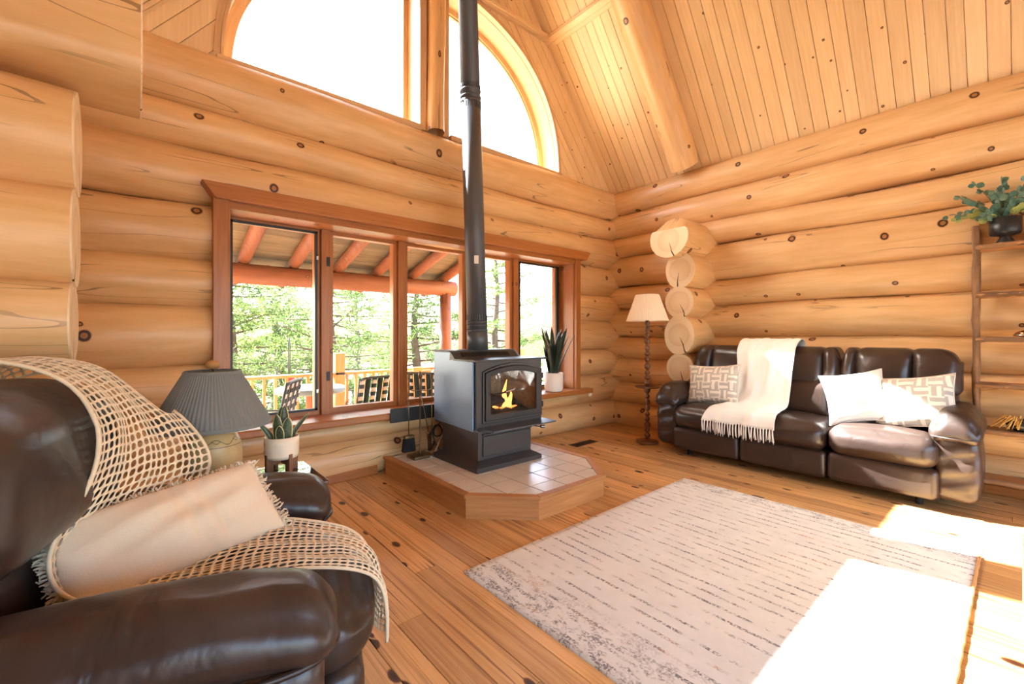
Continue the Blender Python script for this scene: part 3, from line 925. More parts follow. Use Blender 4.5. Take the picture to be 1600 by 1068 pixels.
# ------------------------------------------------------------------ floor
floor = struct('floor', box(-4.0, 5.35, -3.2, 4.0, -0.14, -0.022), 'floor', 'knotty pine plank floor', uvY)
rg = random.Random(11)
x = -0.42
while x < 5.24:
    wd = 0.128
    y = 3.93 + rg.uniform(0, 1.2)
    while y > -1.0:
        L = rg.uniform(1.3, 2.7)
        y0, y1 = max(y - L, -1.2), min(y, 3.93)
        if y1 - y0 > 0.08:
            zt = rg.uniform(-0.0006, 0.0006)
            a, b, c, d = x + 0.0012, x + wd - 0.0012, y0 + 0.001, y1 - 0.001; q = 0.002
            V = [(a, c, -0.02), (b, c, -0.02), (b, d, -0.02), (a, d, -0.02), (a, c, zt - q), (b, c, zt - q), (b, d, zt - q), (a, d, zt - q),
                 (a + q, c + q, zt), (b - q, c + q, zt), (b - q, d - q, zt), (a + q, d - q, zt)]
            F = [(8, 9, 10, 11), (4, 5, 9, 8), (5, 6, 10, 9), (6, 7, 11, 10), (7, 4, 8, 11), (0, 1, 5, 4), (1, 2, 6, 5), (2, 3, 7, 6), (3, 0, 4, 7)]
            obj('plank', (V, F), 'floor', floor, uvY, False)
        y -= L
    x += wd
obj('plank', box(-4, -0.43, -3.2, 4.0, -0.022, -0.001), 'floor', floor, uvY, False)
bb = obj('baseboard_back', box(-0.6, 1.66, 3.78, 3.83, 0.0, 0.085), 'trim', None, uvX, False, bevel=0.006)
tag(bb, 'cedar baseboard below the window, left of the hearth', None, None, 'structure')
bb = obj('baseboard_right', box(5.11, 5.15, -1.0, 2.35, 0.0, 0.07), 'trim', None, uvY, False, bevel=0.006)
tag(bb, 'cedar baseboard along the log wall behind the sofa', None, None, 'structure')

# ------------------------------------------------------------------ hearth
H = 0.16
hearth = thing('hearth_platform', 'raised corner-cut hearth with cream tiles and pine sides under the stove', 'hearth', (2.4, 2.9, 0))
poly = [(1.70, 3.745), (1.70, 2.47), (2.06, 2.11), (2.77, 2.11), (3.08, 2.50), (3.08, 3.745)]
def inset(poly, d):
    c = Vector((sum(p[0] for p in poly) / len(poly), sum(p[1] for p in poly) / len(poly)))
    n = len(poly); out = []
    L = []
    for i in range(n):
        a, b = Vector(poly[i]), Vector(poly[(i + 1) % n]); t = (b - a).normalized(); nn = Vector((-t.y, t.x))
        if (c - a).dot(nn) < 0: nn = -nn
        L.append((a + nn * d, t))
    for i in range(n):
        (p, t), (q, s) = L[i - 1], L[i]
        den = t.x * s.y - t.y * s.x; k = ((q.x - p.x) * s.y - (q.y - p.y) * s.x) / den
        out.append(tuple(p + t * k))
    return out
def edge_board(p, q, pi_, qi_, z0, z1):
    V = [(*p, z0), (*q, z0), (*qi_, z0), (*pi_, z0), (*p, z1), (*q, z1), (*qi_, z1), (*pi_, z1)]
    return V, box(0, 1, 0, 1, 0, 1)[1]
o1 = inset(poly, 0.012); i1 = inset(poly, 0.035); nose = inset(poly, -0.004); i2 = inset(poly, 0.055)
for k in range(5):
    d = (Vector(poly[k + 1]) - Vector(poly[k])).normalized()
    uvf = lambda v, d=d: (v.x * d.x + v.y * d.y, v.z + 0.01 * v.x)
    obj('side_board', edge_board(o1[k], o1[k + 1], i1[k], i1[k + 1], 0, H - 0.02), 'trim' if k == 99 else 'deck_in' if 'deck_in' in MAT else 'shelfwood', hearth, uvf, False)
    obj('edge_trim', edge_board(nose[k], nose[k + 1], i2[k], i2[k + 1], H - 0.022, H + 0.004), 'shelfwood', hearth, uvf, False, bevel=0.005)
ii = inset(poly, 0.05)
def prism(pts, z0, z1):
    n = len(pts); V = [(*p, z0) for p in pts] + [(*p, z1) for p in pts]
    F = [tuple(range(n - 1, -1, -1)), tuple(range(n, 2 * n))] + [(i, (i + 1) % n, n + (i + 1) % n, n + i) for i in range(n)]
    return V, F
obj('grout_bed', prism(ii[::-1], 0.02, H - 0.004), 'grout', hearth, None, False)
def clip(poly, a, b, c):       # keep a*x+b*y <= c
    out = []
    for i in range(len(poly)):
        p, q = poly[i - 1], poly[i]
        dp, dq = a * p[0] + b * p[1] - c, a * q[0] + b * q[1] - c
        if (dp <= 0) != (dq <= 0):
            t = dp / (dp - dq); out.append((p[0] + (q[0] - p[0]) * t, p[1] + (q[1] - p[1]) * t))
        if dq <= 0: out.append(q)
    return out
ts = 0.222; fp = inset(poly, 0.058); cen = (2.4, 2.9)
halfs = []
for i in range(6):
    a, b = fp[i], fp[(i + 1) % 6]; nx, ny = b[1] - a[1], -(b[0] - a[0])
    c = nx * a[0] + ny * a[1]
    if nx * cen[0] + ny * cen[1] > c: nx, ny, c = -nx, -ny, -c
    halfs.append((nx, ny, c))
for i in range(8):
    for j in range(9):
        x0, y0 = 1.70 + i * ts + 0.02, 2.06 + j * ts + 0.03
        g = 0.005
        t = [(x0 + g, y0 + g), (x0 + ts - g, y0 + g), (x0 + ts - g, y0 + ts - g), (x0 + g, y0 + ts - g)]
        for h_ in halfs:
            t = clip(t, *h_)
            if len(t) < 3: break
        if len(t) >= 3:
            ar = abs(sum(t[k - 1][0] * t[k][1] - t[k][0] * t[k - 1][1] for k in range(len(t)))) / 2
            if ar > 0.002: obj('tile', prism(t, H - 0.01, H), 'tile', hearth, None, False)

# ------------------------------------------------------------------ wood stove
stove = thing('wood_stove', 'charcoal wood stove with arched glass door on a pedestal', 'stove', (2.4, 3.1, H))
sb = lambda nm, x0, x1, y0, y1, z0, z1, m='stove', bev=0.004, par=stove: obj(nm, box(x0, x1, y0, y1, z0, z1), m, par, None, False, bevel=bev)
# base flange: sloped
V = [(2.03, 2.78, H), (2.74, 2.78, H), (2.74, 3.45, H), (2.03, 3.45, H), (2.03, 2.78, H + .035), (2.74, 2.78, H + .035), (2.74, 3.45, H + .035), (2.03, 3.45, H + .035),
     (2.10, 2.85, H + .075), (2.67, 2.85, H + .075), (2.67, 3.38, H + .075), (2.10, 3.38, H + .075)]
F = [(0, 3, 2, 1), (8, 9, 10, 11)]
for a in (0, 4):
    for i in range(4): F.append((a + i, a + (i + 1) % 4, a + 4 + (i + 1) % 4, a + 4 + i))
obj('base', (V, F), 'stove', stove, None, False, bevel=0.003)
sb('pedestal', 2.10, 2.68, 2.86, 3.40, H + 0.07, 0.47)
sb('ash_drawer', 2.145, 2.67, 2.845, 2.87, H + 0.10, 0.425, bev=0.006)
sb('drawer_lip', 2.14, 2.68, 2.84, 2.87, 0.432, 0.445)  # thin lip above the ash drawer, in the stove colour
BX0, BX1, BY0, BY1 = 2.10, 2.85, 2.90, 3.54
def panel(pts, x0, x1):       # side profile (y,z) extruded along x
    n = len(pts); V = [(x0, *p) for p in pts] + [(x1, *p) for p in pts]
    F = [tuple(range(n)), tuple(range(2 * n - 1, n - 1, -1))] + [(i, n + i, n + (i + 1) % n, (i + 1) % n) for i in range(n)]
    return V, F
prof = [(2.93, 0.455), (3.54, 0.475), (3.54, 1.10), (3.26, 1.10), (3.19, 1.035), (2.93, 1.03)]
obj('side_panel', panel(prof, BX0 - 0.006, BX0 + 0.012), 'stoveside', stove, None, False, bevel=0.004)
obj('side_panel', panel(prof, BX1 - 0.012, BX1 + 0.006), 'stoveside', stove, None, False, bevel=0.004)
sb('back_panel', BX0, BX1, 3.51, 3.53, 0.46, 1.09)
sb('bottom_panel', BX0 + 0.01, BX1 - 0.01, 2.91, 3.53, 0.45, 0.475)
# top: front shelf, sloped grille, rear top
obj('top_plate', join(box(BX0 - 0.02, BX1 + 0.05, 2.87, 3.20, 1.03, 1.045), box(BX0 - 0.02, BX1 - 0.02, 3.255, 3.56, 1.10, 1.113)), 'stove', stove, None, False, bevel=0.003)
gx0, gx1 = BX0 - 0.01, BX1 - 0.03
obj('grille', ([(gx0, 3.185, 1.04), (gx1, 3.185, 1.04), (gx1, 3.26, 1.108), (gx0, 3.26, 1.108), (gx0, 3.27, 1.03), (gx1, 3.27, 1.03)],
               [(0, 1, 2, 3), (0, 3, 4), (1, 5, 2), (0, 4, 5, 1), (3, 2, 5, 4)]), 'stove', stove, None, False)
for i in range(24):
    xx = gx0 + 0.10 + i * 0.023
    obj('grille_slot', obox((xx, 3.222, 1.0755), (0.007, 0, 0), (0, 0.018, 0.0163), (0, -0.0013, 0.0015)), 'under', stove, None, False)
# front frame around the fire opening (arched hole)
DX0, DX1, DZ0, DZ1 = 2.19, 2.835, 0.535, 0.985
def arch_ring(x0, x1, z0, zs, rise, gx0, gx1, gz0, gzs, grise, y0, y1, n=14):
    """plate with arched top and an arched hole"""
    def outline(a, b, lo, sp, ri):
        P = [(a, lo), (b, lo), (b, sp)]
        for i in range(1, n):
            t = i / n; xx = b + (a - b) * t; P.append((xx, sp + ri * (1 - (2 * t - 1) ** 2)))
        P.append((a, sp)); return P
    O, I = outline(x0, x1, z0, zs, rise), outline(gx0, gx1, gz0, gzs, grise)
    m = len(O); V = []
    for y in (y0, y1):
        V += [(p[0], y, p[1]) for p in O]; V += [(p[0], y, p[1]) for p in I]
    F = []
    for i in range(m):
        j = (i + 1) % m
        F += [(i, j, m + j, m + i), (2 * m + i, 3 * m + i, 3 * m + j, 2 * m + j), (i, 2 * m + i, 2 * m + j, j), (m + i, m + j, 3 * m + j, 3 * m + i)]
    return V, F
obj('front_plate', arch_ring(BX0 + 0.012, BX1 - 0.0, 0.455, 1.03, 0.0, DX0 + 0.04, DX1 - 0.04, DZ0 + 0.04, 0.90, 0.04, 2.90, 2.925), 'stove', stove, None, False, bevel=0.003)
door = obj('door', arch_ring(DX0, DX1, DZ0, 0.935, 0.05, 2.243, 2.765, 0.588, 0.905, 0.035, 2.872, 2.902), 'iron', stove, None, False, bevel=0.006)
obj('door_rim', arch_ring(DX0 - 0.02, DX1 + 0.01, DZ0 - 0.02, 0.945, 0.065, DX0 - 0.004, DX1 - 0.004, DZ0, 0.935, 0.055, 2.884, 2.904), 'stove', stove, None, False, bevel=0.004)
gl = arch_ring(2.243, 2.765, 0.588, 0.905, 0.035, 2.5, 2.51, 0.75, 0.755, 0.002, 2.886, 2.8862)
gv = [(p[0], 2.888, p[2]) for p in gl[0][:17]]
obj('glass', (gv, [tuple(range(len(gv)))]), 'fireglass', door, None, False)
obj('handle', join(tube([(2.235, 2.86, 0.76), (2.235, 2.83, 0.76), (2.30, 2.825, 0.765), (2.36, 2.83, 0.77)], 0.008, 8)), 'black', door)
obj('handle_coil', tube([(2.36 + 0.10 * i / 80, 2.83 + 0.011 * cos(i * 0.9), 0.77 + 0.02 * i / 80 + 0.011 * sin(i * 0.9)) for i in range(81)], 0.0028, 5), 'steel', door)
for zz in (0.62, 0.88): obj('hinge', tube([(DX1 + 0.012, 2.885, zz - 0.025), (DX1 + 0.012, 2.885, zz + 0.025)], 0.012, 10), 'black', door)
# firebox
obj('firebox', ([(2.20, 2.92, .54), (2.83, 2.92, .54), (2.76, 3.38, .54), (2.24, 3.38, .54), (2.20, 2.92, .99), (2.83, 2.92, .99), (2.76, 3.38, .99), (2.24, 3.38, .99)],
                [(0, 1, 2, 3), (7, 6, 5, 4), (1, 5, 6, 2), (2, 6, 7, 3), (3, 7, 4, 0)]), 'firebrick', stove, None, False)
obj('fire_log', tube([(2.30, 3.10, 0.66), (2.50, 3.06, 0.655), (2.68, 3.12, 0.64)], [0.05, 0.055, 0.048], 10), 'char', stove)
obj('fire_log', tube([(2.34, 3.22, 0.60), (2.52, 3.14, 0.60), (2.60, 3.04, 0.62)], [0.045, 0.05, 0.04], 10), 'char', stove)
obj('ember_bed', rbox(2.52, 3.06, 0.575, 0.44, 0.26, 0.06, 0.028, lambda u, q: (q[0], q[1], q[2] + 0.012 * sin(40 * q[0]) * cos(37 * q[1]))), 'char', stove)
for (ex, ey, ez) in ((2.46, 2.99, 0.605), (2.53, 2.98, 0.60), (2.59, 3.0, 0.605), (2.56, 3.05, 0.61), (2.42, 3.03, 0.607), (2.63, 3.02, 0.60)):
    obj('ember', rbox(ex, ey, ez, 0.045, 0.035, 0.022, 0.009, mid=2), 'ember', stove)
rf = random.Random(3)
for (fx, fy, fz, fh, fw) in ((2.33, 3.12, 0.70, 0.11, 0.05), (2.37, 3.10, 0.70, 0.07, 0.03), (2.53, 3.03, 0.60, 0.25, 0.045), (2.57, 3.02, 0.58, 0.17, 0.05), (2.51, 3.01, 0.58, 0.13, 0.035), (2.42, 3.05, 0.57, 0.07, 0.05)):
    p = rf.uniform(0, 6)
    obj('flame', tube([(fx + 0.018 * sin(p + 5 * t), fy, fz + fh * t) for t in (0, .2, .4, .6, .8, 1)], [fw * .35, fw * .6, fw * .5, fw * .36, fw * .2, 0.002], 9), 'flame', stove)
# ash lip and damper rod
obj('ash_lip', ([(2.12, 2.90, 0.475), (2.86, 2.90, 0.475), (2.88, 2.74, 0.47), (2.17, 2.74, 0.47), (2.12, 2.90, 0.487), (2.86, 2.90, 0.487), (2.88, 2.74, 0.482), (2.17, 2.74, 0.482)],
                [(0, 3, 2, 1)[::-1], (4, 5, 6, 7)[::-1], (0, 1, 5, 4), (1, 2, 6, 5), (2, 3, 7, 6), (3, 0, 4, 7)]), 'pipe', stove, None, False, bevel=0.002)
rod = obj('damper_rod', tube([(2.66, 2.86, 0.45), (2.745, 2.80, 0.435)], 0.005, 8), 'black', stove)
obj('coil_knob', tube([(2.745 + 0.03 * i / 50, 2.80 - 0.02 * i / 50 + 0.010 * cos(i * 0.8), 0.435 + 0.012 * sin(i * 0.8)) for i in range(51)], 0.0035, 5), 'steel', rod)

# stovepipe
pipe = thing('stove_pipe', 'tall dark steel stovepipe rising in front of the windows', 'stovepipe', (2.42, 3.30, 1.113))
lean = lambda z: (2.42 - 0.022 * (z - 1.113), 3.30 + 0.019 * (z - 1.113), z)
def psec(z0, z1, r): return tube([lean(z0), lean(z1)], r, 32)
obj('pipe_section', psec(1.113, 1.30, 0.096), 'pipe', pipe)
obj('pipe_section', psec(1.30, 3.42, 0.093), 'pipe', pipe)
obj('pipe_section', psec(3.42, 6.95, 0.090), 'pipe', pipe)
for z in (1.285, 1.33, 1.36, 3.395, 3.44, 3.50): obj('joint_ring', psec(z, z + 0.012, 0.0975), 'pipe', pipe)
for zc in (1.41, 3.36, 3.53):
    for i in range(26):
        a = 2 * pi * i / 26; c = lean(zc)
        obj('crimp', obox((c[0] + 0.0925 * cos(a), c[1] + 0.0925 * sin(a), zc), (0.003 * cos(a), 0.003 * sin(a), 0), (-0.003 * sin(a), 0.003 * cos(a), 0), (0, 0, 0.026)), 'pipe', pipe, None, False)
cam_a = math.atan2(-3.3, -2.42)
c = lean(1.92)
obj('label_plate', obox((c[0] + 0.0935 * cos(cam_a + .1), c[1] + 0.0935 * sin(cam_a + .1), 1.935), (0.002 * cos(cam_a), 0.002 * sin(cam_a), 0), (-0.02 * sin(cam_a), 0.02 * cos(cam_a), 0), (0, 0, 0.037)), 'paper', pipe, None, False, label='small white paper label')

# ------------------------------------------------------------------ fireplace tools
TX, TY = 1.93, 3.50
st = thing('tool_stand', 'brass fireplace tool stand on the hearth beside the stove', 'tool stand', (TX, TY, H))
obj('base_plate', rbox(TX, TY, H + 0.015, 0.19, 0.15, 0.03, 0.01, mid=2), 'brass', st)
obj('pole', lathe([(0.012, 0.03), (0.009, 0.05), (0.007, 0.07), (0.006, 0.62), (0.010, 0.63), (0.006, 0.65), (0.006, 0.71)], 12, (TX, TY, H)), 'brass', st)
obj('finial', lathe([(0.006, 0.70), (0.014, 0.715), (0.018, 0.735), (0.012, 0.755), (0.002, 0.77)], 14, (TX, TY, H)), 'brass', st)
hook = lambda dx, dy: tube([(TX, TY, H + 0.60), (TX + dx * 0.7, TY + dy * 0.7, H + 0.595), (TX + dx, TY + dy, H + 0.605), (TX + dx * 1.15, TY + dy * 1.15, H + 0.63)], 0.005, 7)
for dx, dy in ((-0.075, 0.045), (0.08, -0.045), (0.05, 0.075)): obj('hook', hook(dx, dy), 'brass', st)
def tool(name, label, x, y, tilt, head):
    t = thing(name, label, 'fireplace tool', (x, y, H + 0.08))
    bx_, by_ = x + tilt[0], y + tilt[1]
    obj('handle', lathe([(0.004, 0.46), (0.009, 0.48), (0.006, 0.52), (0.011, 0.56), (0.007, 0.60), (0.013, 0.625), (0.015, 0.645), (0.004, 0.665)], 12, (x, y, H + 0.08)), 'brass', t)
    obj('shaft', tube([(x, y, H + 0.56), (bx_, by_, H + 0.20)], 0.0045, 8), 'brass', t)
    head(t, bx_, by_)
    return t
def brush(t, x, y):
    obj('ferrule', rbox(x, y, H + 0.185, 0.09, 0.05, 0.035, 0.012, mid=2), 'brass', t)
    obj('bristles', rbox(x, y, H + 0.115, 0.10, 0.05, 0.12, 0.012, lambda u, q: (q[0] * (1.12 - 0.15 * u[2]), q[1], q[2]), mid=4), 'bristle', t)
def shovel(t, x, y):
    def bl(u, v):
        a = (u - 0.5) * 2; wv = 0.055 * (0.75 + 0.25 * v)
        return (x + a * wv * 0.85, y + a * wv * 0.5 - 0.03 * v, H + 0.21 - 0.15 * v - 0.018 * (1 - a * a))
    V, F = grid_surface(bl, 8, 8)
    o = obj('blade', (V, F), 'brass', t); s = o.modifiers.new('thick', 'SOLIDIFY'); s.thickness = 0.004
def poker(t, x, y):
    obj('tip', tube([(x, y, H + 0.21), (x + 0.003, y, H + 0.12), (x + 0.03, y - 0.01, H + 0.11)], [0.0045, 0.005, 0.002], 8), 'brass', t)
tool('hearth_brush', 'long-handled black hearth brush hanging on the tool stand', TX - 0.085, TY + 0.05, (0.0, 0.0), brush)
tool('hearth_shovel', 'ash shovel with a patinated blade hanging on the tool stand', TX + 0.055, TY + 0.085, (0.05, -0.05), shovel)
tool('fire_poker', 'slim brass poker hanging on the tool stand', TX + 0.09, TY - 0.05, (0.0, 0.0), poker)
cd = obj('power_cord', tube(smooth_path([(2.28, 3.62, 0.40), (2.22, 3.63, 0.42), (2.14, 3.62, 0.37), (2.13, 3.60, 0.30), (2.20, 3.60, 0.29), (2.24, 3.62, 0.35), (2.18, 3.63, 0.41), (2.12, 3.62, 0.36), (2.12, 3.58, 0.26), (2.16, 3.54, 0.17)], 3), 0.006, 8), 'cable')
tag(cd, 'looped black power cord behind the stove', 'cord')
cd = obj('power_cord', tube(smooth_path([(2.26, 3.60, 0.33), (2.16, 3.56, 0.25), (2.08, 3.50, 0.175), (2.03, 3.44, 0.168), (1.98, 3.42, 0.168), (2.0, 3.52, 0.168)], 3), 0.008, 8), 'cable_white')
tag(cd, 'beige cord trailing on the tiles behind the tool stand', 'cord')

# heat shield, vent, outlet
hs = obj('heat_shield', box(1.70, 2.72, 3.605, 3.628, 0.475, 0.60), 'black', None, None, False, bevel=0.005)
tag(hs, 'black metal heat shield along the window sill behind the stove', 'heat shield')
fv = thing('floor_vent', 'brown metal register set in the floor by the window wall', 'vent', (3.93, 3.30, 0))
obj('frame', box(3.74, 4.12, 3.24, 3.36, 0.0008, 0.005), 'vent', fv, None, False)
for i in range(14): obj('slat', box(3.76 + i * 0.025, 3.772 + i * 0.025, 3.255, 3.345, 0.005, 0.009), 'vent', fv, None, False)
ot = thing('wall_outlet', 'ivory outlet plate on the log right of the window', 'outlet', (4.60, 3.745, 0.45))
obj('cover_plate', rbox(4.60, 3.757, 0.49, 0.07, 0.02, 0.115, 0.008, mid=2), 'white_plastic', ot)
for zz in (0.465, 0.515): obj('socket', rbox(4.60, 3.746, zz, 0.035, 0.006, 0.03, 0.003, mid=2), 'paper', ot)

# ------------------------------------------------------------------ rug
rug = thing('area_rug', 'cream area rug with broken grey and tan stripes', 'rug', (1.31, 0.16, 0))
def rz(u, v): return (1.31 + 2.30 * u, 0.16 + 1.75 * v, 0.013 + 0.0012 * sin(30 * u) * cos(20 * v))
V, F = grid_surface(rz, 60, 46)
n = len(V)
V += [Vector((v.x, v.y, 0.001)) for v in V]
m = 47
bord = [i * m for i in range(61)] + [60 * m + j for j in range(1, 47)] + [i * m + 46 for i in range(59, -1, -1)] + [j for j in range(45, 0, -1)]
F += [(bord[i], n + bord[i], n + bord[(i + 1) % len(bord)], bord[(i + 1) % len(bord)]) for i in range(len(bord))]
obj('pile', (V, F), 'rug', rug)
obj('binding', tube([(1.31 + 2.3 * i / 60, 0.157 + 0.0015 * sin(i * 1.9), 0.010 + 0.001 * sin(i * 2.7)) for i in range(61)], 0.0075, 6), 'rugedge', rug, label='tan yarn binding')

# ------------------------------------------------------------------ leather sofa
sofa = thing('reclining_sofa', 'dark brown leather reclining sofa along the log wall', 'sofa', (4.70, 1.40, 0))
sp = lambda nm, VF, m='leather', **k: obj(nm, VF, m, sofa, **k)
sp('base', rbox(4.72, 1.39, 0.17, 0.66, 2.02, 0.24, 0.02, mid=3), 'under')
for i, (a, b) in enumerate(((0.385, 1.043), (1.049, 1.728), (1.734, 2.395))):
    sp('footrest_panel', rbox(4.345, (a + b) / 2, 0.185, 0.15, b - a, 0.225, 0.045, puff(-0.0, 0)))
    def seatfn(u, q):
        k = (1 - u[1] ** 2)
        return (q[0] - 0.03 * (1 if u[0] < 0 else 0) * k * (1 - u[2] ** 2) * abs(u[0]), q[1], q[2] + (0.035 * k * (1 - u[0] ** 2) if u[2] > 0 else 0))
    sp('seat_cushion', rbox(4.56, (a + b) / 2, 0.40, 0.62, b - a, 0.235, 0.095, seatfn))
# backs
def leanb(z0, k): return lambda u, q: None
for (a, b) in ((0.315, 1.055), (1.065, 2.40)):
    def lum(u, q):
        return (q[0] + 0.16 * (q[2]) - 0.04 * (1 - u[1] ** 2) * max(0, -u[0]) * (1 - 0.6 * u[2] ** 2), q[1], q[2])
    sp('lumbar_cushion', rbox(4.80, (a + b) / 2, 0.67, 0.26, b - a, 0.38, 0.11, lum))
    wl = 0.19 if b - a > 1 else 0.105
    wr = 0.13 if b - a > 1 else 0.27
    for j, (p, q_) in enumerate(((a, a + wr), (a + wr, b - wl), (b - wl, b))):
        def hd(u, q, j=j):
            roll = -0.045 * (1 - u[1] ** 2) * max(0, -u[0]) * (1 - u[2] ** 2)
            drop = 0
            if j == 0 and u[1] < 0: drop = 0.085 * u[1] ** 2
            if j == 2 and u[1] > 0: drop = 0.085 * u[1] ** 2
            return (q[0] + 0.20 * q[2] + roll + (wrinkle((q[1], q[2], 0), 0.004, 30, 14, j) * max(0, -u[0])) + (0.012 if j != 1 else 0), q[1], q[2] - drop * max(0, u[2]))
        sp('headrest_panel', rbox(4.875, (p + q_) / 2, 0.955, 0.25, q_ - p + (0.05 if j == 1 else 0.03), 0.37, 0.085 if j == 1 else 0.06, hd, mid=20))
for sgn, y0, y1 in ((-1, 0.195, 0.42), (1, 2.37, 2.60)):
    yc = (y0 + y1) / 2
    sp('arm_panel', rbox(4.535, yc, 0.315, 0.42, y1 - y0, 0.47, 0.055, lambda u, q, s=sgn: (q[0] - wrinkle((q[2], q[1], 0), 0.007, 48, 12, 0.8) * max(0, -u[0]), q[1] + 0.02 * (1 - u[2] ** 2) * s * max(0, u[1] * s), q[2]), mid=30))
    if sgn < 0: sp('arm_back_panel', rbox(4.80, yc + 0.05, 0.315, 0.25, (y1 - y0) * 0.6, 0.47, 0.05))
    def armf(u, q):
        d = 0.07 * max(0, -u[0]) ** 2.2
        return (q[0], q[1], q[2] - d * (0.75 + 0.25 * u[2]) + 0.03 * (1 - u[1] ** 2) * max(0, u[2]) - 0.03 * u[1] ** 2)
    sp('arm_pad', rbox(4.505 if sgn > 0 else 4.575, yc, 0.62, 0.47 if sgn > 0 else 0.60, y1 - y0 + 0.05, 0.19, 0.09, armf))
    sp('arm_piping', tube([(4.285 if sgn > 0 else 4.29, y0 - 0.005, 0.535), (4.275, yc, 0.53), (4.29, y1 + 0.005, 0.535)], 0.006, 6), 'seam')
for (x, y) in ((4.42, 0.5), (4.42, 2.28), (5.0, 0.5), (5.0, 2.28)): sp('foot', lathe([(0.022, 0), (0.025, 0.01), (0.02, 0.07)], 12, (x, y, 0)), 'under')

# sofa pillows
def put_pillow(name, label, loc, wd, ht, th, mat, yaw, tilt, roll, group='pillows on the leather sofa', parts=True, pinch=0.11):
    t = thing(name, label, 'pillow', loc, 0, group)
    M = R(yaw, 'Z') @ R(tilt, 'X') @ R(roll, 'Y')
    V, F = pillow(wd, ht, th, pinch=pinch)
    Vw = [M @ Vector(v) for v in V]
    me = mesh('cover', Vw, F, mat, lambda i, v: (V[i][0] + 0.3, V[i][2] + 0.3))
    link('cover', me, t)
    if parts:
        n = 18; pts = []
        ring = [(-1 + 2 * i / n, -1) for i in range(n)] + [(1, -1 + 2 * j / n) for j in range(n)] + [(1 - 2 * i / n, 1) for i in range(n)] + [(-1, 1 - 2 * j / n) for j in range(n + 1)]
        for u, v in ring:
            pts.append(M @ Vector((u * wd / 2 * (1 - pinch * (1 - v * v)), 0, v * ht / 2 * (1 - pinch * (1 - u * u)))))
        V2, F2 = tube(pts, 0.0045, 6, False)
        link('piping', mesh('piping', V2, F2, mat, lambda i, v: (0.31, 0.31)), t)
    return t
# yaw of -90deg turns the front face (local -y) towards -X
put_pillow('throw_pillow', 'grey and cream key-patterned pillow at the lamp end of the sofa', (4.56, 2.10, 0.735), 0.56, 0.42, 0.16, 'keycloth', radians(-94), radians(-14), radians(-4))
put_pillow('throw_pillow', 'plain white square pillow leaning in the sunlight on the sofa', (4.52, 0.90, 0.735), 0.43, 0.43, 0.16, 'white_pillow', radians(-80), radians(-20), radians(-12))
put_pillow('throw_pillow', 'grey and cream key-patterned pillow against the shelf-side arm of the sofa', (4.55, 0.545, 0.735), 0.50, 0.42, 0.17, 'keycloth', radians(-96), radians(-20), radians(-9))

# white throw
thr = thing('white_throw', 'white fringed throw draped over the sofa back and seat', 'throw', (4.7, 1.65, 0.5))
prof = smooth_path([(5.10, 0.98), (5.10, 1.13), (5.03, 1.20), (4.90, 1.205), (4.78, 1.165), (4.70, 1.08), (4.668, 0.96), (4.648, 0.85), (4.632, 0.78), (4.61, 0.68), (4.57, 0.595), (4.48, 0.572), (4.34, 0.562), (4.255, 0.545), (4.215, 0.49), (4.205, 0.415)], 2)
def thrf(u, v):
    p = interp(prof, u)
    lo = 1.42 - 0.03 * sin(4 * u); hi = 1.90 + (0.12 * max(0, u - 0.62) / 0.38) + 0.03 * sin(7 * u)
    if u > 0.6: lo -= 0.04 * (u - 0.6) / 0.4
    y = lo + (hi - lo) * v
    f = 0.010 * sin(17 * v + 3 * u) + 0.006 * sin(31 * v - 9 * u) + 0.004 * sin(40 * u + 5 * v)
    dx, dz = -f, abs(f) * 0.5
    if u > 0.93: dx -= 0.004
    return (p[0] - 0.012 + dx, y, p[1] + 0.008 + dz)
V, F = grid_surface(thrf, 70, 40)
o = obj('cloth', (V, F), 'white_cloth', thr); s = o.modifiers.new('thick', 'SOLIDIFY'); s.thickness = 0.006; s.offset = 1
rf = random.Random(9); parts = []
for i in range(27):
    v = (i + 0.5) / 27; p = Vector(thrf(1.0, v))
    parts.append(lathe([(0.004, -0.008), (0.008, 0), (0.004, 0.008)], 6, (p.x, p.y, p.z - 0.004)))
    for q in range(3):
        dy = rf.uniform(-0.012, 0.012); L = rf.uniform(0.09, 0.13)
        parts.append(tube([p, p + Vector((-0.004, dy * .5, -L * .5)), p + Vector((0.002, dy, -L))], [0.0045, 0.004, 0.003], 5))
o = obj('fringe', join(*parts), 'white_cloth', thr); o['kind'] = 'stuff'

# ------------------------------------------------------------------ floor lamp
LX, LY = 4.53, 2.85
fl = thing('floor_lamp', 'turned wood floor lamp with pleated cream shade and small tray', 'lamp', (LX, LY, 0))
obj('base', lathe([(0.125, 0), (0.13, 0.012), (0.125, 0.025), (0.09, 0.032), (0.04, 0.04), (0.03, 0.05)], 28, (LX, LY, 0)), 'darkwood', fl, uvZ)
pr = [(0.028, 0.045)]
z = 0.06; k = 0
rl = random.Random(4)
while z < 1.36:
    hgt = rl.choice([0.05, 0.065, 0.08]); rr = rl.choice([0.030, 0.036, 0.027])
    for q in range(7):
        t = q / 6; pr.append((0.016 + (rr - 0.016) * sin(pi * t) ** 0.8, z + hgt * t))
    z += hgt + 0.008
pr.append((0.012, z)); pr.append((0.010, 1.44))
obj('pole', lathe(pr, 18, (LX, LY, 0)), 'darkwood', fl, uvZ)
obj('tray', lathe([(0.01, 0.635), (0.13, 0.638), (0.145, 0.65), (0.14, 0.652), (0.125, 0.645), (0.01, 0.645)], 28, (LX, LY, 0)), 'darkwood', fl, uvX)
def pleat(n, amp): return lambda r, a, z: r + amp * sin(n * a)
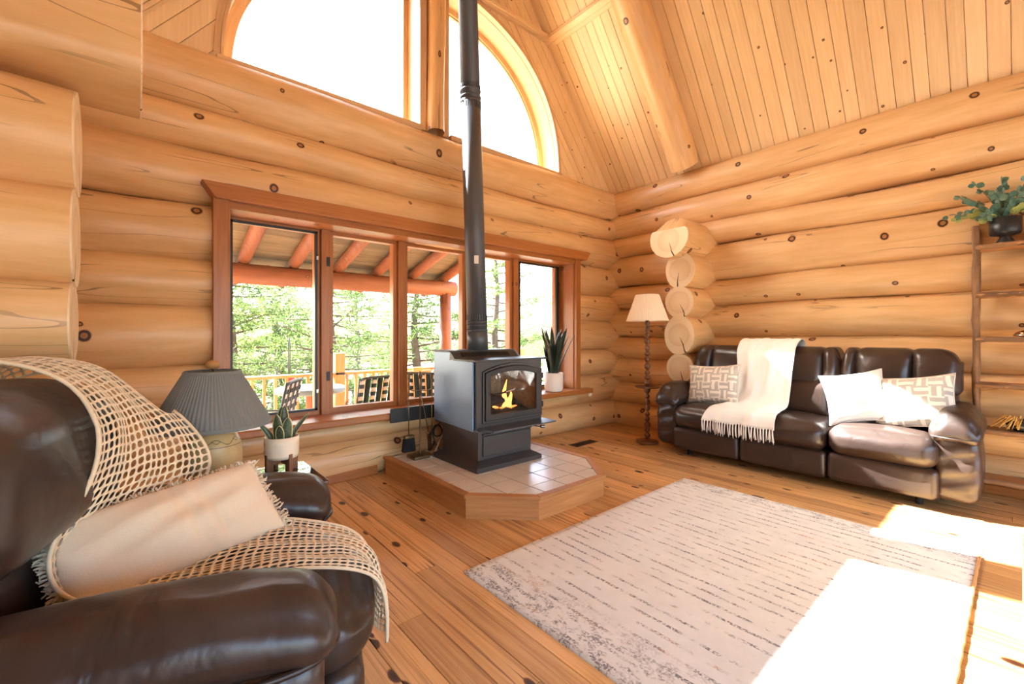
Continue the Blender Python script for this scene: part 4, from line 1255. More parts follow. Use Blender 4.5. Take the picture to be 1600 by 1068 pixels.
sh = obj('lamp_shade', lathe([(0.236, 1.415), (0.233, 1.425), (0.135, 1.705), (0.128, 1.715)], 240, (LX, LY, 0), False, pleat(60, 0.0022)), 'shade_cream', fl)
obj('trim_band', lathe([(0.238, 1.412), (0.240, 1.418), (0.236, 1.426)], 60, (LX, LY, 0), False), 'shade_cream', sh)
obj('trim_band', lathe([(0.131, 1.704), (0.132, 1.712), (0.128, 1.718)], 60, (LX, LY, 0), False), 'shade_cream', sh)
obj('socket', lathe([(0.012, 1.43), (0.018, 1.45), (0.018, 1.50), (0.03, 1.54), (0.028, 1.60), (0.005, 1.62)], 14, (LX, LY, 0)), 'white_ceramic', fl)

# ------------------------------------------------------------------ bark-edged shelf
SX0, SX1, SY0, SY1 = 4.90, 5.12, -0.72, 0.255
shf = thing('log_shelf', 'bark-edged wooden plank shelf beside the sofa', 'shelf', (5.0, -0.2, 0))
rs = random.Random(6)
def barkpost(x, y):
    V, F = tube([(x + rs.uniform(-.004, .004), y + rs.uniform(-.004, .004), zz) for zz in [2.09 * i / 26 for i in range(27)]], [rs.uniform(0.017, 0.024) for _ in range(27)], 7)
    return V, F
for (x, y) in ((4.92, 0.235), (5.10, 0.235), (4.92, -0.70), (5.10, -0.70)): obj('post', barkpost(x, y), 'bark', shf, uvZ)
for zz in (1.935, 1.57, 1.23, 0.88, 0.535, 0.16):
    V, F = [], []
    n = 30
    for i in range(n + 1):
        y = SY0 + (SY1 - 0.02 - SY0) * i / n; e = rs.uniform(-0.008, 0.008)
        V += [(SX0 - 0.006 + e, y, zz - 0.030), (SX0 - 0.018 + e, y, zz - 0.012), (SX0 + e, y, zz), (SX1, y, zz), (SX1, y, zz - 0.030)]
    for i in range(n):
        for q in range(5): F.append((5 * i + q, 5 * i + (q + 1) % 5, 5 * i + 5 + (q + 1) % 5, 5 * i + 5 + q))
    F += [(4, 3, 2, 1, 0), tuple(5 * n + q for q in range(5))]
    b = obj('shelf_board', (V, F), 'shelfwood', shf, uvY, False)
    V2, F2 = [], []
    for i in range(n + 1):
        y = SY0 + (SY1 - 0.02 - SY0) * i / n
        for q in range(5):
            a = pi * (0.5 + q / 4); rr = 0.019 + rs.uniform(-0.003, 0.004)
            V2.append((SX0 - 0.006 + cos(a) * rr * 0.8, y, zz - 0.015 + sin(a) * rr))
    F2 = [(5 * i + q, 5 * i + q + 1, 5 * i + 6 + q, 5 * i + 5 + q) for i in range(n) for q in range(4)]
    obj('bark_edge', (V2, F2), 'bark', b, uvY)
obj('back_board', box(5.105, 5.12, SY0 + 0.02, 0.225, 1.94, 2.24), 'shelfwood', shf, uvY, False)

# eucalyptus pot on the top shelf
PX, PY, PZ = 5.0, 0.085, 1.935
pot = thing('footed_planter', 'matte black footed pot of eucalyptus on the top shelf', 'planter', (PX, PY, PZ))
obj('pot', lathe([(0.055, 0), (0.058, 0.006), (0.030, 0.055), (0.03, 0.06), (0.078, 0.075), (0.085, 0.09), (0.087, 0.20), (0.082, 0.20), (0.078, 0.18), (0.01, 0.17)], 32, (PX, PY, PZ)), 'black_ceramic', pot)
re_ = random.Random(12)
leafV = []; 
for i in range(7):
    t = i / 6; w_ = 0.5 * sin(pi * (0.08 + 0.87 * t)) ** 0.8
    leafV += [(-w_, t, 0.10 * w_), (0, t, -0.02 + 0.08 * t * t), (w_, t, 0.10 * w_)]
leafF = [(3 * i + q, 3 * i + q + 1, 3 * i + q + 4, 3 * i + q + 3) for i in range(6) for q in range(2)]
leafm = {k: mesh('leaf', leafV, leafF, k) for k in ('euc', 'euc_light')}
stems = [((0.05, 0.32, 0.10), 'euc'), ((0.00, 0.16, 0.30), 'euc'), ((-0.06, 0.24, 0.22), 'euc'), ((-0.10, 0.26, 0.02), 'euc_light'), ((-0.04, 0.16, 0.06), 'euc_light'), ((-0.08, 0.05, 0.20), 'euc'),
         ((-0.06, -0.12, 0.28), 'euc'), ((-0.02, -0.24, 0.22), 'euc'), ((-0.09, -0.24, 0.08), 'euc_light'), ((-0.1, -0.08, 0.10), 'euc'), ((-0.10, 0.12, 0.02), 'euc'), ((0.04, 0.02, 0.30), 'euc')]
for (dx, dy, dz), kind in stems:
    P0 = Vector((PX, PY, PZ + 0.17)); P1 = P0 + Vector((dx, dy, dz + 0.02)); Pm = P0.lerp(P1, 0.5) + Vector((0, 0, 0.06))
    pts = [P0.lerp(Pm, t).lerp(Pm.lerp(P1, t), t) for t in [i / 8 for i in range(9)]]
    sm = obj('stem', tube(pts, [0.0035 - 0.0003 * i for i in range(9)], 5), 'stem', pot)
    for i in range(2, 9):
        for q in range(2):
            d = (pts[i] - pts[i - 1]).normalized()
            side = d.cross(Vector((re_.uniform(-1, 1), re_.uniform(-1, 1), re_.uniform(-.3, 1)))).normalized()
            yv = (side + d * 0.5).normalized(); zv = yv.cross(d); zv = zv.normalized() if zv.length > 1e-3 else Vector((0, 0, 1)); xv = yv.cross(zv)
            sz = re_.uniform(0.052, 0.075) * (1 - 0.05 * i)
            M = Matrix((xv, yv, zv)).transposed().to_4x4(); M = Matrix.Translation(pts[i] - Vector((PX, PY, PZ))) @ M @ Matrix.Scale(sz, 4)
            o = link('leaf', leafm[kind], sm); o.matrix_local = M
tag(obj('silver_ornament', lathe([(0.004, 0), (0.03, 0.004), (0.042, 0.025), (0.045, 0.045), (0.036, 0.075), (0.012, 0.09), (0.008, 0.11), (0.002, 0.115)], 20, (4.97, -0.06, 1.936)), 'silver'), 'small shiny silver ornament beside the black pot', 'ornament')
ob = thing('copper_dish', 'small copper lidded dish on the third shelf down', 'dish', (4.99, -0.03, 1.23))
obj('bowl', lathe([(0.02, 0.0), (0.075, 0.012), (0.08, 0.022), (0.07, 0.022)], 24, (4.99, -0.03, 1.2305)), 'silver', ob)
obj('lid', lathe([(0.075, 0.022), (0.055, 0.045), (0.02, 0.058), (0.008, 0.075), (0.022, 0.095), (0.015, 0.12), (0.002, 0.125)], 24, (4.99, -0.03, 1.2305)), 'copper', ob)
vz = thing('straw_vase', 'dark green glazed bowl trimmed with dried straw on a low shelf', 'bowl', (4.98, 0.0, 0.535))
obj('bowl', lathe([(0.04, 0), (0.075, 0.02), (0.085, 0.05), (0.07, 0.085), (0.065, 0.085), (0.075, 0.05), (0.01, 0.02)], 24, (4.98, 0.0, 0.536)), 'darkgreen', vz)
parts = []
for i in range(34):
    a = re_.uniform(-0.06, 0.10); b = re_.uniform(-0.02, 0.03)
    parts.append(tube([(4.93 + b, 0.03, 0.615), (4.90 + b, 0.03 + a * 0.6, 0.63 + re_.uniform(0, 0.03)), (4.89 + b, 0.06 + a, 0.575 + re_.uniform(-0.02, 0.05))], 0.0028, 4))
o = obj('straw', join(*parts), 'straw', vz); o['kind'] = 'stuff'

# ------------------------------------------------------------------ snake plants
def snake_leaf(base, az, lean, L, wd, bend=0.3, twist=0.3):
    V, UV = [], []; n = 12
    d = Vector((cos(az), sin(az), 0)); s = Vector((-sin(az + twist), cos(az + twist), 0))
    for i in range(n + 1):
        t = i / n; out = L * (lean * t + bend * t * t) ; up = L * t * (1 - 0.25 * bend * t)
        c = Vector(base) + d * out + Vector((0, 0, up))
        w_ = wd * (0.75 + 0.5 * t) * (1 - t ** 3.2) ** 0.8 * 0.5
        for q in (-1, 0, 1):
            V.append(c + s * q * w_ - d * (0.25 * w_ * (1 - abs(q)))); UV.append((q, t * L * 4))
    F = [(3 * i + q, 3 * i + q + 1, 3 * i + q + 4, 3 * i + q + 3) for i in range(n) for q in range(2)]
    return V, F, UV
def snake(par, specs, mat):
    L = wloc(par)
    for sp_ in specs:
        V, F, UV = snake_leaf(*sp_)
        o = link('leaf', mesh('leaf', [v - L for v in V], F, mat, lambda i, v: UV[i]), par)
        s = o.modifiers.new('thick', 'SOLIDIFY'); s.thickness = 0.004
QX, QY, QZ = 3.90, 3.75, 0.562
p1 = thing('potted_snake_plant', 'tall snake plant in a ribbed white pot on the window sill', 'plant', (QX, QY, QZ))
obj('pot', lathe([(0.095, 0), (0.105, 0.008), (0.112, 0.03), (0.117, 0.225), (0.110, 0.228), (0.106, 0.20), (0.01, 0.19)], 160, (QX, QY, QZ), True, lambda r, a, z: r + (0.003 * abs(sin(20 * a)) if 0.02 < z < 0.215 and r > 0.1 else 0)), 'white_ceramic', p1)
obj('soil', lathe([(0.106, 0.19), (0.05, 0.198), (0.005, 0.2)], 20, (QX, QY, QZ), False), 'soil', p1)
rp = random.Random(21); sp_ = []
for i in range(26):
    a = rp.uniform(0, 6.28); r0 = rp.uniform(0.0, 0.06)
    b = (QX + r0 * cos(a), QY + r0 * sin(a) * 0.8, QZ + 0.18)
    ln = rp.uniform(0.05, 0.42) * (0.45 if sin(a) > 0.3 else 1)
    sp_.append((b, a, ln, rp.uniform(0.36, 0.66) * (1 - 0.3 * ln), rp.uniform(0.055, 0.08), rp.uniform(0, 0.25), rp.uniform(-.6, .6)))
snake(p1, sp_, 'snake')

# ------------------------------------------------------------------ end table with lamp and small plant
ET = thing('end_table', 'dark wood end table with glass top, mostly hidden behind the leather chair', 'table', (0.42, 2.34, 0))
TZ = 0.565
obj('tabletop', rbox(0.42, 2.34, TZ - 0.012, 0.56, 0.40, 0.024, 0.008, mid=2), 'darkwood', ET, uvX)
obj('glass_top', rbox(0.42, 2.34, TZ + 0.004, 0.54, 0.38, 0.008, 0.003, mid=2), 'fireglass', ET)
for (x, y) in ((0.18, 2.18), (0.66, 2.18), (0.18, 2.50), (0.66, 2.50)): obj('leg', lathe([(0.014, 0), (0.02, 0.1), (0.024, TZ - 0.024)], 12, (x, y, 0)), 'darkwood', ET, uvZ)
obj('apron', box(0.17, 0.67, 2.17, 2.51, TZ - 0.08, TZ - 0.024), 'darkwood', ET, uvX, False)
TZ += 0.008
KX, KY = 0.262, 2.33
tl = thing('table_lamp', 'stoneware table lamp with a grey pleated shade behind the leather chair', 'lamp', (KX, KY, TZ))
obj('lamp_body', lathe([(0.075, 0), (0.082, 0.006), (0.10, 0.05), (0.112, 0.11), (0.113, 0.16), (0.108, 0.20), (0.092, 0.235), (0.068, 0.252), (0.058, 0.258), (0.055, 0.262), (0.057, 0.285), (0.060, 0.29), (0.05, 0.293)], 40), 'clay', tl, world=False)
obj('socket_stem', lathe([(0.012, 0.29), (0.012, 0.36), (0.02, 0.37), (0.02, 0.42)], 12), 'brass', tl, world=False)
sh = obj('lamp_shade', lathe([(0.226, 0.283), (0.224, 0.293), (0.108, 0.508), (0.104, 0.518)], 320, (0, 0, 0), False, pleat(80, 0.0022)), 'shade_grey', tl, world=False)
obj('trim_band', lathe([(0.228, 0.279), (0.231, 0.286), (0.226, 0.296)], 64, (0, 0, 0), False), 'shade_grey', sh, world=False)
obj('trim_band', lathe([(0.109, 0.502), (0.110, 0.514), (0.104, 0.520)], 64, (0, 0, 0), False), 'shade_grey', sh, world=False)
obj('spider', join(tube([(-0.104, 0, 0.515), (0.104, 0, 0.515)], 0.003, 6), tube([(0, -0.104, 0.515), (0, 0.104, 0.515)], 0.003, 6), tube([(0, 0, 0.42), (0, 0, 0.53)], 0.004, 6)), 'brass', tl, world=False)
obj('finial', lathe([(0.005, 0.525), (0.024, 0.532), (0.03, 0.545), (0.022, 0.56), (0.004, 0.566)], 18), 'deck', tl, world=False)
JX, JY = 0.555, 2.40
ps = thing('plant_stand', 'small brown wooden plant stand on the end table', 'plant stand', (JX, JY, TZ))
for i in range(4):
    a = 0.3 + i * pi / 2
    obj('leg', obox((JX + 0.062 * cos(a), JY + 0.062 * sin(a), TZ + 0.048), (0.018 * cos(a), 0.018 * sin(a), 0), (-0.009 * sin(a), 0.009 * cos(a), 0), (0, 0, 0.048)), 'standwood', ps, uvZ, False, bevel=0.002)
obj('crossbar', join(obox((JX, JY, TZ + 0.055), (0.06 * cos(.3), 0.06 * sin(.3), 0), (-0.008 * sin(.3), 0.008 * cos(.3), 0), (0, 0, 0.012)), obox((JX, JY, TZ + 0.055), (-0.06 * sin(.3), 0.06 * cos(.3), 0), (0.008 * cos(.3), 0.008 * sin(.3), 0), (0, 0, 0.012))), 'standwood', ps, uvX, False)
NZ = TZ + 0.068
p2 = thing('potted_snake_plant', 'small variegated snake plant in a cream ridged pot beside the grey lamp', 'plant', (JX, JY, NZ))
obj('pot', lathe([(0.058, 0), (0.072, 0.004), (0.077, 0.015)] + [(0.078 - (0.0012 if i % 2 else 0), 0.02 + 0.0055 * i) for i in range(8)] + [(0.078, 0.07), (0.078, 0.108), (0.073, 0.108), (0.070, 0.095), (0.005, 0.09)], 36, (JX, JY, NZ)), 'cream_ceramic', p2)
obj('soil', lathe([(0.070, 0.095), (0.005, 0.098)], 18, (JX, JY, NZ), False), 'soil', p2)
b = lambda dx, dy: (JX + dx, JY + dy, NZ + 0.08)
fc = lambda az, d=0.0: -1.79 - az + d
snake(p2, [(b(0, 0.01), 0.4, 0.02, 0.175, 0.052, 0.0, fc(0.4)), (b(0.012, 0.0), 0.8, 0.02, 0.18, 0.048, 0.0, fc(0.8, .25)), (b(-0.018, -0.01), 3.6, 0.05, 0.14, 0.05, 0.02, fc(3.6, -.2)), (b(0.015, -0.03), -1.2, 0.05, 0.125, 0.055, 0.05, fc(-1.2)),
           (b(-0.04, 0.0), 2.9, 0.30, 0.11, 0.036, 0.25, fc(2.9, .3)), (b(0.035, -0.01), -0.1, 0.40, 0.14, 0.03, 0.25, fc(-.1, .3)), (b(-0.015, -0.035), -2.0, 0.12, 0.09, 0.042, 0.1, fc(-2.0))], 'snake_edge')

# ------------------------------------------------------------------ leather recliner (local frame: +x forward, +y its left, z up)
CO = Vector((-0.085, 1.725, 0)); CA = math.atan2(-0.298, 0.954)
rc = thing('leather_recliner', 'dark brown leather recliner facing the stove in the near left corner', 'armchair', CO, CA)
rp_ = lambda nm, VF, m='leather', par=rc, **k: obj(nm, VF, m, par, world=False, **k)
rp_('base', rbox(0.16, 0, 0.14, 0.78, 0.72, 0.18, 0.02, mid=3), 'under')
def rseat(u, q):
    k = (1 - u[1] ** 2)
    return (q[0] + 0.04 * k * (1 - u[2] ** 2) * max(0, u[0]), q[1], q[2] + 0.045 * k * (1 - u[0] ** 2) * max(0, u[2]) - 0.05 * max(0, u[0]) ** 3 * max(0, u[2]))
rp_('seat_cushion', rbox(0.35, 0, 0.37, 0.74, 0.60, 0.25, 0.11, rseat))
rp_('footrest_panel', rbox(0.64, 0, 0.19, 0.14, 0.62, 0.24, 0.06))
def rback(u, q): return (q[0] + wrinkle((q[2], q[1], q[0]), 0.005, 17, 11, 1.3) * max(0, u[0]) - 0.10 * (q[2] + 0.2) + 0.05 * (1 - u[1] ** 2) * max(0, u[0]) * (1 - 0.7 * u[2] ** 2), q[1] * (1 - 0.06 * max(0, u[2])), q[2] - 0.05 * abs(u[1]) ** 3 * max(0, u[2]))
rp_('lumbar_cushion', rbox(-0.27, 0, 0.58, 0.30, 0.70, 0.34, 0.12, rback, mid=22))
rp_('headrest_cushion', rbox(-0.19, 0, 0.89, 0.30, 0.80, 0.47, 0.14, rback, mid=26))
rp_('back_shell', rbox(-0.33, 0, 0.60, 0.16, 0.72, 0.86, 0.07, lambda u, q: (q[0] - 0.22 * q[2], q[1], q[2])))
for s in (-1, 1):
    def rarm(u, q):
        d = 0.05 * max(0, u[0]) ** 3 + 0.03 * max(0, -u[0]) ** 2
        w_ = 1 - 0.12 * max(0, -u[0])
        return (q[0], q[1] * w_, q[2] - d * (0.65 + 0.35 * u[2]) + 0.035 * (1 - u[1] ** 2) * max(0, u[2]) + wrinkle(q, 0.0045, 22, 16, 0.5) * max(0, u[2]))
    ap = rp_('arm_pad', rbox(0.21, s * 0.42, 0.565, 0.84, 0.255, 0.17, 0.084, rarm, mid=44))
    rp_('arm_piping', tube(smooth_path([(-0.15, s * 0.545, 0.515), (0.3, s * 0.553, 0.505), (0.55, s * 0.545, 0.50), (0.625, s * 0.47, 0.495), (0.632, s * 0.40, 0.495), (0.60, s * 0.31, 0.50)], 2), 0.008, 7), 'seam')
    rp_('arm_panel', rbox(0.20, s * 0.415, 0.295, 0.80, 0.235, 0.47, 0.06, lambda u, q, s=s: (q[0] - 0.05 * max(0, -u[2]) * max(0, u[0]), q[1] + s * 0.02 * (1 - u[2] ** 2), q[2])))
    rp_('panel_seam', tube(smooth_path([(0.50, s * 0.525, 0.48), (0.545, s * 0.535, 0.36), (0.52, s * 0.53, 0.2), (0.46, s * 0.515, 0.08)], 2), 0.006, 6), 'seam')
for (x, y) in ((0.5, 0.38), (0.5, -0.38), (-0.1, 0.38), (-0.1, -0.38)): rp_('foot', lathe([(0.02, 0), (0.024, 0.01), (0.02, 0.07)], 10, (x, y, 0)), 'under')

# net throw over the recliner
nt_ = thing('net_throw', 'cream open-weave net throw draped over the leather recliner', 'throw', CO, CA)
pr1 = smooth_path([(-0.47, 0.80), (-0.465, 1.0), (-0.42, 1.12), (-0.30, 1.165), (-0.16, 1.15), (-0.05, 1.08), (-0.005, 0.95), (-0.01, 0.80), (-0.07, 0.68), (-0.05, 0.58), (0.04, 0.543), (0.24, 0.545), (0.42, 0.542), (0.56, 0.53), (0.68, 0.485), (0.75, 0.41), (0.775, 0.29), (0.77, 0.16)], 2)
def net(u, v):
    p = interp(pr1, u)
    lo = 0.03 - 0.02 * sin(6 * u); hi = 0.41
    k = max(0, min(1, (u - 0.36) / 0.2)); e = max(0, (u - 0.72) / 0.28)
    lo = lo * (1 - k) + (-0.17 + 0.10 * e) * k; hi = hi * (1 - k) + (0.24 - 0.12 * e) * k
    y = lo + (hi - lo) * v + 0.006 * sin(50 * u + 9 * v)
    dropc = 0.05 * max(0, (v - 0.72) / 0.28) ** 2 if u < 0.36 else 0
    f = 0.007 * sin(22 * v + 6 * u) + 0.005 * sin(37 * u)
    t = max(0, min(1, (u - 0.30) / 0.17)); bulge = 0.24 * t * t * (3 - 2 * t) * max(0, min(1, (0.66 - u) / 0.14)) * v ** 1.6
    tail = max(0, (u - 0.80) / 0.20)
    return (p[0] + 0.012 + f * 0.5 + bulge + 0.022 * tail * sin(9 * v + 1), y, p[1] + 0.016 + f * 0.5 - dropc + 0.05 * tail * sin(2.6 * v + 0.6))
V, F = grid_surface(net, 92, 20)
o = rp_('netting', (V, F), 'net', nt_)
wf = o.modifiers.new('cords', 'WIREFRAME'); wf.thickness = 0.0068; wf.use_even_offset = False; wf.use_replace = True
o.modifiers.new('round', 'SUBSURF').levels = 1; o.modifiers['round'].render_levels = 1
for v in (0, 1):
    rp_('edge_cord', tube([net(i / 120, v) for i in range(121)], 0.006, 6), 'net', nt_)
o['kind'] = 'stuff'

# lumbar pillow with raw fringed ends
lp = thing('lumbar_pillow', 'long cream lumbar pillow with frayed edges on the recliner', 'pillow', (0.105, 1.745, 0.635))
yaw, tilt, roll = radians(15), radians(-44), radians(-6)
M = R(yaw, 'Z') @ R(tilt, 'X') @ R(roll, 'Y')
PW, PH, PT = 0.58, 0.29, 0.17
V, F = pillow(PW, PH, PT, 48, 0.03)
def crease(v):
    x, y, z = v
    return (x, y * (1 - 0.16 * math.exp(-((x - 0.02 + 0.10 * z) / 0.018) ** 2) - 0.16 * math.exp(-((x - 0.085 + 0.10 * z) / 0.016) ** 2)), z)
V = [crease(v) for v in V]
link('cover', mesh('cover', [M @ Vector(v) for v in V], F, 'cream'), lp)
rf = random.Random(15); parts = []
for (u0, v0, u1, v1, nn) in ((-1, -1, -1, 1, 70), (1, -1, 1, 1, 70), (-1, 1, 1, 1, 120)):
    for i in range(nn):
        t = (i + rf.random()) / nn; u = u0 + (u1 - u0) * t; v = v0 + (v1 - v0) * t
        p = Vector((u * PW / 2 * (1 - 0.03 * (1 - v * v)), rf.uniform(-.008, .008), v * PH / 2 * (1 - 0.03 * (1 - u * u))))
        d = Vector((u if abs(u) == 1 else rf.uniform(-.4, .4), rf.uniform(-.5, .3), v if abs(v) == 1 and abs(u) != 1 else rf.uniform(-.5, .5))).normalized() * rf.uniform(0.014, 0.034 if abs(u0 + u1) == 2 else 0.022)
        q = Vector((rf.uniform(-.008, .008), rf.uniform(-.008, .008), rf.uniform(-.008, .008)))
        parts.append(tube([M @ p, M @ (p + d * 0.6 + q), M @ (p + d)], [0.004, 0.0032, 0.002], 4))
    pts = [M @ Vector(((u0 + (u1 - u0) * i / 60) * PW / 2 * (1 - 0.03 * (1 - (v0 + (v1 - v0) * i / 60) ** 2)), 0.003 * sin(i * 2.1), (v0 + (v1 - v0) * i / 60) * PH / 2 * (1 - 0.03 * (1 - (u0 + (u1 - u0) * i / 60) ** 2)))) for i in range(61)]
    parts.append(tube(pts, [0.007 + 0.003 * sin(i * 1.7) for i in range(61)], 6))
V, F = join(*parts)
o = link('fringe', mesh('fringe', V, F, 'cream'), lp); o['kind'] = 'stuff'

# ------------------------------------------------------------------ beige armchair at the right edge
ac = thing('beige_armchair', 'beige upholstered armchair cut off by the right edge', 'armchair', (2.44, -0.47, 0), radians(70))
a_ = lambda nm, VF, m='beige': obj(nm, VF, m, ac, world=False)
a_('seat_cushion', rbox(0, 0.02, 0.36, 0.56, 0.60, 0.18, 0.07))
a_('backrest', rbox(0, -0.30, 0.52, 0.66, 0.17, 0.62, 0.08))
for s in (-1, 1): a_('arm', rbox(s * 0.33, 0.0, 0.39, 0.14, 0.66, 0.46, 0.065))
for (x, y) in ((-.3, -.3), (.3, -.3), (-.3, .28), (.3, .28)): obj('leg', lathe([(0.014, 0), (0.024, 0.2)], 10, (x, y, 0)), 'darkwood', ac, uvZ, world=False)

# ------------------------------------------------------------------ outdoors
GZ = -1.3
gr = struct('ground', ([(-60, 4.2, GZ), (90, 4.2, GZ), (90, 120, GZ - 6), (-60, 120, GZ - 6)], [(0, 1, 2, 3)]), 'ground', 'pale sunlit forest floor beyond the porch')
g2 = struct('yard', ([(-60, -60, -0.6), (90, -60, -0.6), (90, 4.2, -0.6), (-60, 4.2, -0.6)], [(0, 1, 2, 3)]), 'ground', 'ground around the house')
DZ = -0.22
deck = struct('porch_deck', box(-3.2, 6.0, 4.12, 7.0, DZ - 0.12, DZ - 0.03), 'deck', 'pine porch deck outside the window', uvX)
for i in range(20):
    obj('plank', box(-3.2, 6.0, 4.13 + i * 0.143, 4.267 + i * 0.143, DZ - 0.03, DZ), 'deck', deck, uvX, False)
# porch roof
pr_ = thing('porch_roof', 'log porch roof with red-brown rafters outside the window', 'porch', (1.0, 6.3, DZ))
def proof(y): return 2.86 - (y - 4.2) * 0.29           # underside of boards
for i in range(13):
    y0 = 4.22 + i * 0.215; y1 = y0 + 0.208
    V = [(-3.4, y0, proof(y0)), (4.15, y0, proof(y0)), (4.15, y1, proof(y1)), (-3.4, y1, proof(y1))]
    V += [(a, b, c + 0.03) for a, b, c in V]
    obj('roof_board', (V, box(0, 1, 0, 1, 0, 1)[1]), 'porchboard', pr_, uvX, False)
for i in range(13):
    x = -3.0 + i * 0.575
    obj('rafter', tube([(x, 4.2, proof(4.2) - 0.075), (x, 5.5, proof(5.5) - 0.075), (x, 6.95, proof(6.95) - 0.07)], [0.075, 0.078, 0.07], 12), 'porchlog', pr_, uvY)
V, F, UV, ends = log_mesh('x', -3.4, 4.12, 6.30, 2.02, 0.125, 0.125, -1, 88, 0.006)
L = wloc(pr_); link('beam', mesh('beam', [Vector(v) - L for v in V], F, 'porchlog', lambda i, v: UV[i]), pr_)
for x in (3.95, -0.6): obj('post', tube([(x, 6.30, DZ), (x, 6.30, 0.9), (x, 6.30, 1.95)], [0.105, 0.10, 0.095], 14), 'porchlog', pr_, uvZ)
# railing
rl_ = thing('porch_railing', 'pine railing along the edge of the porch', 'railing', (1.5, 6.6, DZ))
for x in (-1.2, 0.52, 2.30, 4.3, 5.9): obj('post', box(x - 0.07, x + 0.07, 6.55, 6.69, DZ, 0.98), 'deck', rl_, uvZ, False, bevel=0.006)
obj('top_rail', box(-3.2, 6.0, 6.55, 6.69, 0.66, 0.70), 'deck', rl_, uvX, False, bevel=0.005)
obj('bottom_rail', box(-3.2, 6.0, 6.60, 6.64, DZ + 0.08, DZ + 0.16), 'deck', rl_, uvX, False)
for i in range(66):
    x = -3.1 + i * 0.138
    obj('baluster', box(x - 0.017, x + 0.017, 6.603, 6.637, DZ + 0.16, 0.66), 'deck', rl_, uvZ, False)
pw = thing('privacy_board', 'sunlit pine board panel on the porch right of the chairs', 'panel', (2.95, 5.9, DZ))
for i in range(3): obj('plank', box(2.98 + i * 0.155, 3.128 + i * 0.155, 5.88, 5.92, DZ, 0.72 + 0.05 * (i % 2)), 'deck', pw, uvZ, False, bevel=0.004)
# patio table and chairs
pt = thing('patio_table', 'round blue-grey patio table on the porch', 'table', (1.66, 5.75, DZ))
obj('tabletop', lathe([(0.39, 0.76), (0.40, 0.77), (0.40, 0.815), (0.385, 0.825), (0.005, 0.825)], 40, (1.66, 5.75, DZ)), 'tabletop', pt)
obj('pedestal', lathe([(0.24, 0), (0.24, 0.03), (0.07, 0.06), (0.06, 0.10), (0.06, 0.72), (0.12, 0.76)], 24, (1.66, 5.75, DZ)), 'porchlog', pt, uvZ)
def patio_chair(loc, rz, label):
    t = thing('patio_chair', label, 'chair', loc, rz, 'patio chairs on the porch')
    q = lambda nm, VF, m: obj(nm, VF, m, t, world=False)
    for s in (-1, 1):
        q('side_frame', tube(smooth_path([(s * 0.28, -0.30, 0.0), (s * 0.28, -0.24, 0.30), (s * 0.28, -0.30, 0.60), (s * 0.28, 0.0, 0.66), (s * 0.28, 0.26, 0.60), (s * 0.28, 0.30, 0.0)], 2), 0.013, 7), 'chairframe')
        q('back_post', tube([(s * 0.25, -0.20, 0.40), (s * 0.25, -0.33, 1.0)], 0.013, 7), 'chairframe')
    q('top_rail', tube(smooth_path([(-0.25, -0.33, 0.97), (-0.2, -0.335, 1.0), (0.2, -0.335, 1.0), (0.25, -0.33, 0.97)], 2), 0.013, 7), 'chairframe')
    for i in range(7):
        x = -0.225 + i * 0.075
        q('back_strap', obox((x, -0.272 + 0.002 * (i % 2), 0.71), (0.032, 0, 0), (0, 0.0025, 0), (0, -0.062, 0.28)), 'webgreen')
        q('seat_strap', box(x - 0.032, x + 0.032, -0.20, 0.27, 0.405, 0.41), 'webgreen')
    for j in range(6):
        zz = 0.50 + j * 0.09; yy = -0.272 - (zz - 0.71) * 0.22
        for i in range(0, 7):
            x = -0.225 + i * 0.075
            if i % 2 == 0 and j % 1 == 0: q('cross_strap', obox((x, yy - 0.006, zz), (0.03, 0, 0), (0, 0.002, 0), (0, -0.005, 0.022)), 'webwhite')
    return t
patio_chair((2.06, 5.05, DZ), radians(8), 'green and white webbed patio chair seen in the second pane')
patio_chair((2.86, 5.15, DZ), radians(-40), 'green and white webbed patio chair seen in the third pane')
patio_chair((0.98, 5.10, DZ), radians(60), 'green and white webbed patio chair behind the grey lamp shade')
bf = thing('bird_feeder', 'small red hanging bird feeder outside the first pane', 'feeder', (1.95, 7.9, 0.28))
obj('body', lathe([(0.06, 0.0), (0.10, 0.02), (0.05, 0.06), (0.06, 0.2), (0.09, 0.24), (0.01, 0.30)], 16, (1.95, 7.9, 0.28)), 'red', bf)
obj('pole', tube([(1.95, 7.99, GZ - 0.3), (1.95, 7.99, 1.1), (1.95, 7.95, 1.2), (1.95, 7.9, 1.1), (1.95, 7.9, 0.58)], 0.01, 6), 'chairframe', bf)

